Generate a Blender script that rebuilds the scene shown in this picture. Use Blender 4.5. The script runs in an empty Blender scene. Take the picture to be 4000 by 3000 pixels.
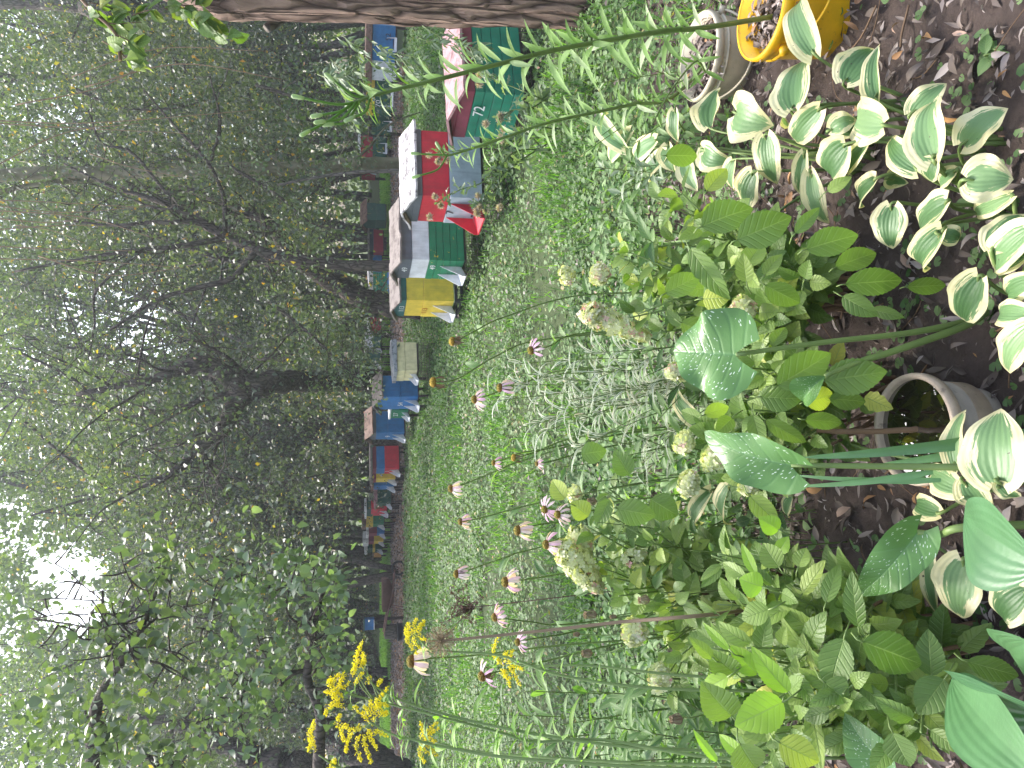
import bpy, bmesh, math, random
import numpy as np
from mathutils import Vector, Matrix

# ------------------------------------------------------------------ camera, sky, sun, exposure
SC = bpy.context.scene
CAMZ = 1.6; PITCH = math.radians(12.3); FPX = 3004.0
cam_d = bpy.data.cameras.new('camera'); cam = bpy.data.objects.new('camera', cam_d)
SC.collection.objects.link(cam); SC.camera = cam
cam_d.sensor_fit = 'HORIZONTAL'; cam_d.sensor_width = 36.0; cam_d.lens = 36.0*FPX/4000.0
cam_d.clip_start = 0.05; cam_d.clip_end = 600.0
cp, sp = math.cos(PITCH), math.sin(PITCH)
FW = np.array([0.0, cp, -sp]); DN = np.array([0.0, -sp, -cp]); RT = np.array([1.0, 0, 0])
CC = np.array([0.0, 0.0, CAMZ])
# the phone was held upright but the picture is stored turned: picture left is world up
m = Matrix(((DN[0], RT[0], -FW[0], 0), (DN[1], RT[1], -FW[1], 0), (DN[2], RT[2], -FW[2], CAMZ), (0, 0, 0, 1)))
cam.matrix_world = m

SUN_EL = math.radians(60); SUN_AZ = math.radians(-24)      # azimuth from +Y, negative = to the left
W = bpy.data.worlds.new('World'); SC.world = W; W.use_nodes = True
nt = W.node_tree; bgn = nt.nodes['Background']
sky = nt.nodes.new('ShaderNodeTexSky'); sky.sky_type = 'NISHITA'; sky.sun_disc = False
sky.sun_elevation = SUN_EL; sky.sun_rotation = SUN_AZ
sky.air_density = 1.0; sky.dust_density = 4.0; sky.ozone_density = 0.6
hs = nt.nodes.new('ShaderNodeHueSaturation'); hs.inputs['Saturation'].default_value = 0.72
nt.links.new(sky.outputs[0], hs.inputs['Color']); nt.links.new(hs.outputs[0], bgn.inputs['Color'])
bgn.inputs['Strength'].default_value = 0.15
sd = bpy.data.lights.new('sun', 'SUN'); sd.energy = 1.5; sd.angle = math.radians(14); sd.color = (1.0, 0.965, 0.90)
so = bpy.data.objects.new('sun', sd); SC.collection.objects.link(so)
sdir = Vector((math.sin(SUN_AZ)*math.cos(SUN_EL), math.cos(SUN_AZ)*math.cos(SUN_EL), math.sin(SUN_EL)))
so.rotation_euler = sdir.to_track_quat('Z', 'Y').to_euler(); so.location = sdir*60
SC.view_settings.view_transform = 'Standard'; SC.view_settings.look = 'None'
SC.view_settings.exposure = 1.95; SC.view_settings.gamma = 1.0
cy = SC.cycles
cy.max_bounces = 5; cy.diffuse_bounces = 3; cy.glossy_bounces = 2; cy.transmission_bounces = 3
cy.transparent_max_bounces = 6; cy.caustics_reflective = False; cy.caustics_refractive = False
cy.use_denoising = True; cy.sample_clamp_indirect = 6.0

rng = np.random.default_rng(7); random.seed(7)

# ------------------------------------------------------------------ picture point -> place in the world
def ray(x, y): return FW + DN*((x-2000.0)/FPX) + RT*((1500.0-y)/FPX)
def pt(x, y, d): return CC + ray(x, y)*d                       # at depth d
def ptY(x, y, Y):
    r = ray(x, y); return CC + r*(Y/r[1])
def gz(x, y, z=0.0):
    r = ray(x, y); return CC + r*((z-CAMZ)/r[2])
def proj(P):
    q = P-CC; d = q@FW
    return 2000+FPX*(q@DN)/d, 1500-FPX*(q@RT)/d, d
def unit(v):
    v = np.asarray(v, float); n = np.linalg.norm(v, axis=-1, keepdims=True); return v/np.maximum(n, 1e-9)

# ------------------------------------------------------------------ mesh builder
class MB:
    def __init__(s): s.V = []; s.F = []; s.A = []; s.M = []; s.n = 0
    def add(s, V, F, mi=0, lu=0.0, lv=0.0, edge=0.0, rnd=0.0):
        V = np.asarray(V, float).reshape(-1, 3); n = len(V)
        A = np.zeros((n, 4))
        for k, a in enumerate((lu, lv, edge, rnd)): A[:, k] = a
        if isinstance(F, np.ndarray): F = [F]
        else:
            byn = {}
            for f in F: byn.setdefault(len(f), []).append(f)
            F = [np.array(q) for q in byn.values()]
        for q in F: s.F.append(q+s.n); s.M.append(np.full(len(q), mi))
        s.V.append(V); s.A.append(A); s.n += n; return s
    def box(s, c, h, mi=0, rnd=0.0, R=None):
        c = np.array(c, float); h = np.array(h, float)
        P = np.array([[-1,-1,-1],[1,-1,-1],[1,1,-1],[-1,1,-1],[-1,-1,1],[1,-1,1],[1,1,1],[-1,1,1]])*h
        if R is not None: P = P@np.array(R).T
        Fq = np.array([[0,3,2,1],[4,5,6,7],[0,1,5,4],[1,2,6,5],[2,3,7,6],[3,0,4,7]])
        return s.add(P+c, Fq, mi, rnd=rnd)
    def bar(s, a, b, r, mi=0, k=5, rnd=0.0): 
        V, F, t = tube([a, b], [r, r], k); return s.add(V, F, mi, lu=t, rnd=rnd)
    def tube(s, P, R, k=7, mi=0, rnd=0.0, cap=True):
        V, F, t = tube(P, R, k, cap); return s.add(V, F, mi, lu=t, rnd=rnd)
    def build(s, name, mats, parent=None, smooth=True, bevel=0.0):
        me = bpy.data.meshes.new(name)
        V = np.concatenate(s.V); A = np.concatenate(s.A)
        if parent is not None and not islocal(parent):
            V = V-wloc(parent)
        loops = np.concatenate([f.ravel() for f in s.F]); tot = np.concatenate([np.full(len(f), f.shape[1]) for f in s.F])
        me.vertices.add(len(V)); me.vertices.foreach_set('co', V.ravel().astype(np.float32))
        me.loops.add(len(loops)); me.loops.foreach_set('vertex_index', loops.astype(np.int32))
        me.polygons.add(len(tot)); st = np.concatenate([[0], np.cumsum(tot)[:-1]])
        me.polygons.foreach_set('loop_start', st.astype(np.int32))
        if not isinstance(mats, (list, tuple)): mats = [mats]
        for m_ in mats: me.materials.append(m_)
        me.polygons.foreach_set('material_index', np.concatenate(s.M).astype(np.int32))
        me.polygons.foreach_set('use_smooth', np.full(len(tot), smooth))
        for k, nm in enumerate(('lu', 'lv', 'edge', 'rnd')):
            if np.any(A[:, k] != 0):
                a = me.attributes.new(nm, 'FLOAT', 'POINT'); a.data.foreach_set('value', A[:, k].astype(np.float32))
        me.update(calc_edges=True)
        o = bpy.data.objects.new(name, me); SC.collection.objects.link(o)
        if parent is not None:
            o.parent = parent
        if bevel > 0:
            bm = bmesh.new(); bm.from_mesh(me); bmesh.ops.bevel(bm, geom=list(bm.edges), offset=bevel, segments=1, affect='EDGES'); bm.to_mesh(me); bm.free()
        return o
def islocal(o):
    while o is not None:
        if o.get('_local'): return True
        o = o.parent
    return False
def wloc(o):
    l = np.zeros(3)
    while o is not None: l = l+np.array(o.location); o = o.parent
    return l
def clean_flags():
    for o in bpy.data.objects:
        if '_local' in o: del o['_local']

def smooth_path(P, n=6):
    P = [np.array(p, float) for p in P]
    if len(P) < 3: return np.array([P[0]+(P[-1]-P[0])*t for t in np.linspace(0, 1, n+1)])
    Q = [2*P[0]-P[1]]+P+[2*P[-1]-P[-2]]; out = []
    for i in range(1, len(Q)-2):
        p0, p1, p2, p3 = Q[i-1:i+3]
        for t in np.linspace(0, 1, n, endpoint=False):
            out.append(.5*((2*p1)+(-p0+p2)*t+(2*p0-5*p1+4*p2-p3)*t*t+(-p0+3*p1-3*p2+p3)*t**3))
    out.append(P[-1]); return np.array(out)
def tube(P, R, k=7, cap=True):
    P = np.asarray(P, float); n = len(P); R = np.broadcast_to(np.asarray(R, float), (n,)) if np.ndim(R) == 0 or len(R) == n else np.interp(np.linspace(0, 1, n), np.linspace(0, 1, len(R)), R)
    T = np.gradient(P, axis=0) if n > 2 else np.repeat([P[1]-P[0]], 2, 0)
    T = unit(T); ref = np.array([0.31, 0.22, 0.92]) if abs(T[0][2]) < .8 else np.array([1.0, .1, 0])
    A = unit(np.cross(T, ref)); B = np.cross(T, A)
    a = np.linspace(0, 2*np.pi, k, endpoint=False)
    V = P[:, None]+R[:, None, None]*(np.cos(a)[None, :, None]*A[:, None]+np.sin(a)[None, :, None]*B[:, None])
    i = np.arange(n-1)[:, None]*k; j = np.arange(k)[None]; j2 = (j+1) % k
    F = [np.stack([i+j, i+j2, i+k+j2, i+k+j], -1).reshape(-1, 4)]
    V = V.reshape(-1, 3); t = np.repeat(np.linspace(0, 1, n), k)
    if cap:
        V = np.vstack([V, P[0], P[-1]]); t = np.append(t, [0, 1]); c0, c1 = n*k, n*k+1
        jj = np.arange(k); F.append(np.vstack([np.stack([np.full(k, c0), (jj+1) % k, jj], 1), np.stack([np.full(k, c1), (n-1)*k+jj, (n-1)*k+(jj+1) % k], 1)]))
    return V, FL(F), t
class FL(list): pass
_oldadd = MB.add
def _add(s, V, F, mi=0, lu=0.0, lv=0.0, edge=0.0, rnd=0.0):
    if isinstance(F, FL):
        V = np.asarray(V, float).reshape(-1, 3); n = len(V); A = np.zeros((n, 4))
        for k, a in enumerate((lu, lv, edge, rnd)): A[:, k] = a
        for q in F: s.F.append(q+s.n); s.M.append(np.full(len(q), mi))
        s.V.append(V); s.A.append(A); s.n += n; return s
    return _oldadd(s, V, F, mi, lu, lv, edge, rnd)
MB.add = _add

# leaf outlines: half-width 0..1 over u
def pf_ovate(u): return np.clip(np.sin(np.pi*np.clip(u, 0, 1)**0.75), 0, 1)**0.8
def pf_heart(u): return np.where(u < .3, .30+.70*np.sin(np.pi/2*np.clip(u/.3, 0, 1))**.62, np.cos(np.pi/2*((u-.3)/.7))**0.85)
def pf_lance(u): return np.clip(np.sin(np.pi*u**0.85), 0, 1)**0.9
def pf_strap(u): return np.where(u < .15, .55+3*u, np.sqrt(np.clip((1-u)/.85, 0, 1)))
def pf_petal(u): return np.where(u < .7, .55+.45*u/.7, np.sqrt(np.clip(1-((u-.7)/.3)**2*.9, 0, 1)))
def leaves(mb, B, T, N, Wd, prof=pf_ovate, nu=6, nv=4, arch=.1, fold=.15, wave=0.0, lobe=0.0, rnd=None, mi=0, serr=0.0, bend=0.0):
    B = np.atleast_2d(B).astype(float); T = np.atleast_2d(T).astype(float); N = np.atleast_2d(N).astype(float); n = len(B)
    N = np.broadcast_to(N, B.shape); Wd = np.broadcast_to(np.asarray(Wd, float), (n,))
    ax = T-B; L = np.linalg.norm(ax, axis=1); axn = unit(ax); S = unit(np.cross(N, axn)); NN = np.cross(axn, S)
    u = np.linspace(0, 1, nu+1); v = np.linspace(-1, 1, nv+1)
    uu, vv = np.meshgrid(u, v, indexing='ij'); uu = uu.ravel(); vv = vv.ravel(); w = prof(uu)
    if serr > 0: w = w*(1+serr*np.where(np.abs(vv) > .99, ((np.arange(len(uu))//(nv+1)) % 2)*2-1, 0))
    ph = rng.uniform(0, 6.28, (n, 1))
    arch = np.broadcast_to(np.asarray(arch, float), (n,)); fold = np.broadcast_to(np.asarray(fold, float), (n,))
    au = uu-lobe*np.abs(vv)**1.4*np.clip(1-uu*3.2, 0, 1)
    off = arch[:, None]*L[:, None]*4*(uu*(1-uu))[None] + (fold*Wd)[:, None]*.5*(np.abs(vv)*w)[None] \
        + wave*Wd[:, None]*.5*np.sin(uu[None]*11+ph+np.sign(vv)[None]*1.2)*(np.abs(vv)**2*w)[None]
    side = (vv*w)[None]*Wd[:, None]*.5 + bend*L[:, None]*np.sin(ph)*4*(uu*(1-uu))[None]
    V = B[:, None]+ax[:, None]*au[None, :, None]+S[:, None]*side[..., None]+NN[:, None]*off[..., None]
    m = (nu+1)*(nv+1); i = np.arange(nu)[:, None]*(nv+1); j = np.arange(nv)[None]
    q = np.stack([i+j, i+j+nv+1, i+j+nv+2, i+j+1], -1).reshape(-1, 4)
    F = (q[None]+(np.arange(n)*m)[:, None, None]).reshape(-1, 4)
    if rnd is None: rnd = rng.uniform(0.02, 1, n)
    rnd = np.broadcast_to(np.asarray(rnd, float), (n,))
    e = np.maximum(np.abs(vv), np.maximum((uu-.78)/.22, (1-uu/.1)*np.minimum(1, np.abs(vv)*2)))
    mb.add(V.reshape(-1, 3), F, mi, lu=np.tile(uu, n), lv=np.tile(vv, n), edge=np.tile(e, n), rnd=np.repeat(rnd, m))
    return mb
def quadleaves(mb, P, D, N, L, Wd, rnd, mi=0, fold=.25):
    """plain four-corner leaves for things far off (folded along the middle)"""
    D = unit(D); S = unit(np.cross(N, D)); N = np.cross(D, S); n = len(P)
    L = np.broadcast_to(L, (n,))[:, None]; Wd = np.broadcast_to(Wd, (n,))[:, None]
    V = np.stack([P, P+D*L*.45+S*Wd*.5+N*Wd*fold, P+D*L, P+D*L*.45-S*Wd*.5+N*Wd*fold], 1)
    F = np.arange(4*n).reshape(n, 4)
    mb.add(V.reshape(-1, 3), F, mi, lu=np.tile([0, .5, 1, .5], n), rnd=np.repeat(rnd, 4)); return mb
def roundleaves(mb, P, D, N, L, rnd, mi=0):
    """small kidney-round leaves, cupped"""
    D = unit(D); S = unit(np.cross(N, D)); N = np.cross(D, S); n = len(P); L = np.broadcast_to(L, (n,))[:, None]
    out = [P+D*L*.12-N*L*.1]
    for a in (-165, -110, -60, -15, 15, 60, 110, 165):
        r = .5 if abs(a) < 150 else .38
        out.append(P+(D*math.cos(math.radians(a))+S*math.sin(math.radians(a)))*L*r+N*L*.05*(1 if abs(a) > 40 else -1))
    V = np.stack(out, 1); k = len(out)
    q = np.array([[0, 1, 2, 3], [0, 3, 4, 5], [0, 5, 6, 7]]); q2 = np.array([[0, 7, 8]])
    base = (np.arange(n)*k)[:, None, None]
    mb.add(V.reshape(-1, 3), FL([(q[None]+base).reshape(-1, 4), (q2[None]+base).reshape(-1, 3)]), mi, lu=np.tile([0]+[1]*8, n), rnd=np.repeat(rnd, k)); return mb

# ------------------------------------------------------------------ things and tags
def tag(o, label=None, cat=None, group=None, kind=None):
    if label: o['label'] = label
    if cat: o['category'] = cat
    if group: o['group'] = group
    if kind: o['kind'] = kind
    return o
def thing(name, label, cat, loc, group=None, rz=0.0, local=False):
    o = bpy.data.objects.new(name, None); SC.collection.objects.link(o); o.location = [float(c) for c in loc]; o.rotation_euler = (0, 0, rz)
    o.empty_display_size = .1
    if local: o['_local'] = 1
    return tag(o, label, cat, group)

# ------------------------------------------------------------------ materials
def newmat(name):
    m_ = bpy.data.materials.new(name); m_.use_nodes = True; t = m_.node_tree
    for n_ in list(t.nodes): t.nodes.remove(n_)
    out = t.nodes.new('ShaderNodeOutputMaterial'); return m_, t, out
def nd(t, ty, **kw):
    n_ = t.nodes.new(ty)
    for k, v in kw.items():
        if k in n_.inputs: n_.inputs[k].default_value = v
        else: setattr(n_, k, v)
    return n_
def mth(t, op, a, b=None, c=None, clamp=False):
    n_ = t.nodes.new('ShaderNodeMath'); n_.operation = op; n_.use_clamp = clamp
    for i, q in enumerate((a, b, c)):
        if q is None: continue
        if isinstance(q, (int, float)): n_.inputs[i].default_value = q
        else: t.links.new(q, n_.inputs[i])
    return n_.outputs[0]
def attr(t, name): return nd(t, 'ShaderNodeAttribute', attribute_name=name).outputs['Fac']
def ramp(t, fac, stops, interp='LINEAR'):
    r = t.nodes.new('ShaderNodeValToRGB'); cr = r.color_ramp; cr.interpolation = interp
    while len(cr.elements) < len(stops): cr.elements.new(.5)
    for e, (p, c) in zip(cr.elements, stops): e.position = p; e.color = (*c, 1)
    t.links.new(fac, r.inputs[0]); return r.outputs[0]
def mixc(t, f, a, b, mode='MIX'):
    n_ = t.nodes.new('ShaderNodeMix'); n_.data_type = 'RGBA'; n_.blend_type = mode
    for sock, q in ((n_.inputs['Factor'], f), (n_.inputs[6], a), (n_.inputs[7], b)):
        if isinstance(q, (int, float)): sock.default_value = q
        elif isinstance(q, tuple): sock.default_value = (*q, 1)
        else: t.links.new(q, sock)
    return n_.outputs[2]
def noise(t, scale, detail=4, vec=None, rough=.55, out='Fac'):
    n_ = nd(t, 'ShaderNodeTexNoise', Scale=scale, Detail=detail, Roughness=rough)
    if vec is not None: t.links.new(vec, n_.inputs['Vector'])
    return n_.outputs[out]
def pos(t): return nd(t, 'ShaderNodeTexCoord').outputs['Object']
def comb(t, x, y, z):
    n_ = t.nodes.new('ShaderNodeCombineXYZ')
    for i, q in enumerate((x, y, z)):
        if isinstance(q, (int, float)): n_.inputs[i].default_value = q
        else: t.links.new(q, n_.inputs[i])
    return n_.outputs[0]
def finish(t, out, col, rough=.6, bump=None, bstr=.3, bdist=.01, trans=0.0, tcol=None, spec=.5, metal=0.0, coat=0.0):
    p = nd(t, 'ShaderNodeBsdfPrincipled'); 
    if isinstance(col, tuple): p.inputs['Base Color'].default_value = (*col, 1)
    else: t.links.new(col, p.inputs['Base Color'])
    if isinstance(rough, (int, float)): p.inputs['Roughness'].default_value = rough
    else: t.links.new(rough, p.inputs['Roughness'])
    p.inputs['Specular IOR Level'].default_value = spec; p.inputs['Metallic'].default_value = metal
    p.inputs['Coat Weight'].default_value = coat
    if bump is not None:
        b = nd(t, 'ShaderNodeBump', Strength=bstr, Distance=bdist); t.links.new(bump, b.inputs['Height']); t.links.new(b.outputs[0], p.inputs['Normal'])
    if trans > 0:
        tr = nd(t, 'ShaderNodeBsdfTranslucent'); src = tcol if tcol is not None else col
        if isinstance(src, tuple): tr.inputs[0].default_value = (*src, 1)
        else: t.links.new(src, tr.inputs[0])
        mx = nd(t, 'ShaderNodeMixShader'); mx.inputs[0].default_value = trans
        t.links.new(p.outputs[0], mx.inputs[1]); t.links.new(tr.outputs[0], mx.inputs[2]); t.links.new(mx.outputs[0], out.inputs[0])
    else: t.links.new(p.outputs[0], out.inputs[0])
def leafmat(name, stops, rough=.5, trans=.3, veins=None, spec=.5, tint=1.7, sheen=None, bstr=.35, bd=.003, interp='LINEAR', spots=False, brown=False, vs=.62, vcol=(.24, .34, .12)):
    m_, t, out = newmat(name); r = attr(t, 'rnd'); col = ramp(t, r, stops, interp); bump = None
    nz = noise(t, 9, 3, pos(t)); col = mixc(t, 1.0, col, ramp(t, nz, [(.3, (.82,)*3), (.7, (1.15,)*3)]), 'MULTIPLY')
    if veins == 'pinnate':
        lu, lv = attr(t, 'lu'), attr(t, 'lv'); av = mth(t, 'ABSOLUTE', lv)
        s_ = mth(t, 'SINE', mth(t, 'MULTIPLY', mth(t, 'SUBTRACT', lu, mth(t, 'MULTIPLY', av, .22)), 46))
        mid = mth(t, 'SUBTRACT', 1, mth(t, 'MULTIPLY', av, 16), clamp=True)
        line = mth(t, 'POWER', mth(t, 'MULTIPLY_ADD', s_, .5, .5), 9)
        fine = noise(t, 260, 2, pos(t))
        bump = mth(t, 'ADD', mth(t, 'ADD', mth(t, 'MULTIPLY', line, -.8), mth(t, 'MULTIPLY', mid, -1.2)), mth(t, 'MULTIPLY', fine, .5))
        vc = mth(t, 'MULTIPLY', mth(t, 'MAXIMUM', mth(t, 'MULTIPLY', line, .35), mth(t, 'MULTIPLY', mid, 1.3)), vs)
        col = mixc(t, vc, col, vcol)
    elif veins == 'parallel':
        lv = attr(t, 'lv'); s_ = mth(t, 'SINE', mth(t, 'MULTIPLY', lv, 26))
        bump = mth(t, 'ADD', mth(t, 'MULTIPLY', s_, .5), noise(t, 120, 2, pos(t)))
    if spots:
        lu, lv = attr(t, 'lu'), attr(t, 'lv')
        sn = nd(t, 'ShaderNodeTexVoronoi', Scale=1.0, feature='F1'); 
        dl = mth(t, 'SUBTRACT', lu, mth(t, 'MULTIPLY', mth(t, 'ABSOLUTE', lv), .35))
        t.links.new(comb(t, mth(t, 'MULTIPLY', lv, 9), mth(t, 'MULTIPLY', dl, 30), 0), sn.inputs['Vector'])
        mk = mth(t, 'LESS_THAN', sn.outputs['Distance'], .2)
        mk = mth(t, 'MULTIPLY', mk, mth(t, 'GREATER_THAN', noise(t, 25, 2, pos(t)), .47))
        col = mixc(t, mth(t, 'MULTIPLY', mk, .75), col, (.62, .70, .62))
    if brown:
        bn = noise(t, 60, 3, pos(t)); mk = mth(t, 'GREATER_THAN', bn, .70); col = mixc(t, mk, col, (.10, .06, .02))
    tc = mixc(t, 1.0, col, (tint*1.1, tint*1.25, tint*.45), 'MULTIPLY')
    finish(t, out, col, rough, bump, bstr, bd, trans, tc, spec); return m_
def barkmat(name, c1, c2, scale=14, stretch=.18, bstr=1.0, bd=.03, moss=0.0):
    m_, t, out = newmat(name); mp = nd(t, 'ShaderNodeMapping'); t.links.new(pos(t), mp.inputs[0]); mp.inputs['Scale'].default_value = (1, 1, stretch)
    v = nd(t, 'ShaderNodeTexVoronoi', Scale=scale, feature='DISTANCE_TO_EDGE'); dn = noise(t, 5, 3, mp.outputs[0], out='Color')
    w = mixc(t, .12, mp.outputs[0], dn, 'ADD'); t.links.new(w, v.inputs['Vector'])
    cr = mth(t, 'MULTIPLY', v.outputs['Distance'], 5, clamp=True); nz = noise(t, scale*2.5, 6, mp.outputs[0], .65)
    h = mth(t, 'ADD', mth(t, 'MULTIPLY', cr, .7), mth(t, 'MULTIPLY', nz, .6))
    col = ramp(t, mth(t, 'MULTIPLY', mth(t, 'ADD', cr, nz), .55), [(.2, c1), (.8, c2)])
    big = noise(t, 2.2, 3, pos(t)); col = mixc(t, 1, col, ramp(t, big, [(.3, (.75, .72, .7)), (.7, (1.2, 1.2, 1.2))]), 'MULTIPLY')
    if moss > 0: col = mixc(t, mth(t, 'MULTIPLY', ramp(t, noise(t, 3, 4, pos(t)), [(.45, (0,)*3), (.65, (1,)*3)]), moss), col, (.09, .12, .04))
    finish(t, out, col, .85, h, bstr, bd, spec=.25); return m_
def paint(name, c, rough=.5, wear=.25, planks=0.0, chip=None):
    m_, t, out = newmat(name); p = pos(t); nz = noise(t, 7, 5, p, .6); st = nd(t, 'ShaderNodeMapping'); t.links.new(p, st.inputs[0]); st.inputs['Scale'].default_value = (30, 30, 2.2)
    gr = noise(t, 1.3, 4, st.outputs[0])
    col = mixc(t, 1, c, ramp(t, nz, [(.25, (1-wear*1.1,)*3), (.75, (1+wear*.45,)*3)]), 'MULTIPLY')
    dirt = ramp(t, mth(t, 'MULTIPLY', noise(t, 2.4, 6, p, .7), gr), [(.22, (0,)*3), (.42, (1,)*3)])
    col = mixc(t, mth(t, 'MULTIPLY', dirt, wear*.8), col, (.09, .075, .05))
    if chip is not None:
        ck = mth(t, 'GREATER_THAN', noise(t, 16, 5, p, .7), .655); col = mixc(t, ck, col, chip)
    finish(t, out, col, rough, mth(t, 'ADD', gr, nz), .25, .004, spec=.4); return m_
def plain(name, c, rough=.6, spec=.4, metal=0.0, wear=.2, coat=0.0):
    m_, t, out = newmat(name); nz = noise(t, 12, 5, pos(t), .6)
    col = mixc(t, 1, c, ramp(t, nz, [(.3, (1-wear,)*3), (.7, (1+wear*.5,)*3)]), 'MULTIPLY')
    finish(t, out, col, rough, nz, .15, .003, spec=spec, metal=metal, coat=coat); return m_

M = {}
M['canopy'] = leafmat('canopy_leaf', [(0, (.034, .052, .033)), (.45, (.064, .086, .056)), (.80, (.11, .135, .09)), (.93, (.17, .18, .06)), (.97, (.42, .30, .04)), (1, (.30, .13, .05))], .42, .36, spec=.6, tint=1.7)
M['canopy_sunlit'] = leafmat('sunlit_leaf', [(0, (.085, .13, .035)), (.5, (.11, .16, .055)), (.92, (.17, .22, .07)), (1, (.40, .32, .05))], .5, .42, tint=1.7)  # far foliage: sunlit brightness put into the leaf colour
M['canopy_dark'] = leafmat('deep_green_leaf', [(0, (.035, .06, .03)), (.6, (.075, .115, .055)), (.95, (.13, .17, .07)), (1, (.3, .2, .05))], .45, .32)  # greener leaf mix for some trees and one bough
M['pale_leaf'] = leafmat('pale_leaf', [(0, (.08, .13, .07)), (.6, (.155, .215, .135)), (1, (.24, .30, .18))], .45, .38, spec=.6, tint=1.3)
M['ground_leaf'] = leafmat('ground_leaf', [(0, (.04, .095, .022)), (.5, (.10, .175, .06)), (.85, (.165, .24, .105)), (.97, (.20, .27, .15)), (1, (.30, .25, .11))], .55, .28, spec=.35, tint=1.4)
M['grass'] = leafmat('grass_blade', [(0, (.05, .12, .025)), (.6, (.10, .22, .04)), (1, (.19, .30, .08))], .5, .4)
M['litter'] = leafmat('fallen_leaf', [(0, (.06, .045, .04)), (.4, (.13, .10, .085)), (.75, (.23, .185, .165)), (.93, (.36, .31, .30)), (.97, (.28, .15, .08)), (1, (.42, .22, .07))], .75, .08, tint=1.0)
M['stem'] = leafmat('green_stem', [(0, (.12, .18, .05)), (1, (.19, .27, .08))], .5, .1)
M['brown_stem'] = plain('brown_stem', (.16, .10, .06), .75, .3)
M['hydr'] = leafmat('hydrangea_leaf', [(0, (.075, .145, .025)), (.4, (.135, .22, .045)), (.75, (.23, .32, .065)), (.93, (.34, .40, .06)), (1, (.45, .42, .08))], .46, .28, 'pinnate', .5, 1.5, bstr=.7, bd=.002)
M['lime'] = leafmat('young_leaf', [(0, (.20, .36, .04)), (1, (.30, .46, .06))], .45, .45, 'pinnate', .5, 1.5, bstr=.4, bd=.002)
M['calla'] = leafmat('spotted_leaf', [(0, (.075, .165, .045)), (1, (.115, .23, .07))], .34, .12, 'pinnate', .4, 1.4, spots=True, bstr=.35, bd=.0025, vs=.22, vcol=(.14, .27, .14))
M['broad'] = leafmat('broad_leaf', [(0, (.055, .14, .06)), (1, (.10, .22, .09))], .38, .22, 'parallel', .6, 1.4, bstr=.3, bd=.002)
M['lily'] = leafmat('lily_leaf', [(0, (.10, .20, .035)), (.5, (.16, .28, .07)), (.85, (.24, .36, .14)), (1, (.46, .52, .36))], .5, .35, 'parallel', .4, 1.2, bstr=.3, bd=.002)
M['weed'] = leafmat('herb_leaf', [(0, (.05, .12, .035)), (.6, (.11, .20, .06)), (1, (.20, .30, .12))], .5, .33, 'pinnate', .5)
M['rod_leaf'] = leafmat('rod_leaf', [(0, (.13, .26, .04)), (1, (.25, .42, .07))], .5, .45)
M['rod_bloom'] = leafmat('rod_bloom', [(0, (.78, .62, .015)), (1, (.95, .84, .05))], .7, .25, tint=1.0)
M['petal'] = leafmat('pink_petal', [(0, (.66, .34, .55)), (.6, (.80, .52, .70)), (1, (.88, .72, .76))], .6, .35, 'parallel', .4, 1.0)
M['drypetal'] = leafmat('dry_petal', [(0, (.10, .055, .04)), (1, (.26, .17, .13))], .8, .1)
def conemat(name, a, b, c):
    m_, t, out = newmat(name); col = ramp(t, attr(t, 'lu'), [(0, a), (.5, b), (1, c)]); v = nd(t, 'ShaderNodeTexVoronoi', Scale=260)
    t.links.new(pos(t), v.inputs['Vector']); col = mixc(t, .6, col, ramp(t, v.outputs['Distance'], [(0, (1.4,)*3), (.7, (.35,)*3)]), 'MULTIPLY')
    finish(t, out, col, .8, v.outputs['Distance'], 1, -.004, spec=.2); return m_
M['cone'] = conemat('flower_cone', (.30, .10, .03), (.24, .15, .03), (.30, .30, .05))
M['cone_gold'] = conemat('ripe_cone', (.16, .08, .03), (.42, .26, .04), (.50, .38, .06))
M['floret'] = leafmat('pale_floret', [(0, (.42, .46, .20)), (.5, (.64, .65, .40)), (.8, (.76, .73, .58)), (.9, (.75, .50, .48)), (1, (.70, .38, .38))], .65, .35, tint=.95)
M['seed'] = leafmat('dry_seed', [(0, (.20, .13, .08)), (1, (.44, .34, .24))], .8, .1)
M['fluff'] = leafmat('thistle_fluff', [(0, (.38, .28, .24)), (1, (.62, .52, .46))], .9, .3, tint=1)
M['reed'] = None
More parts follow.
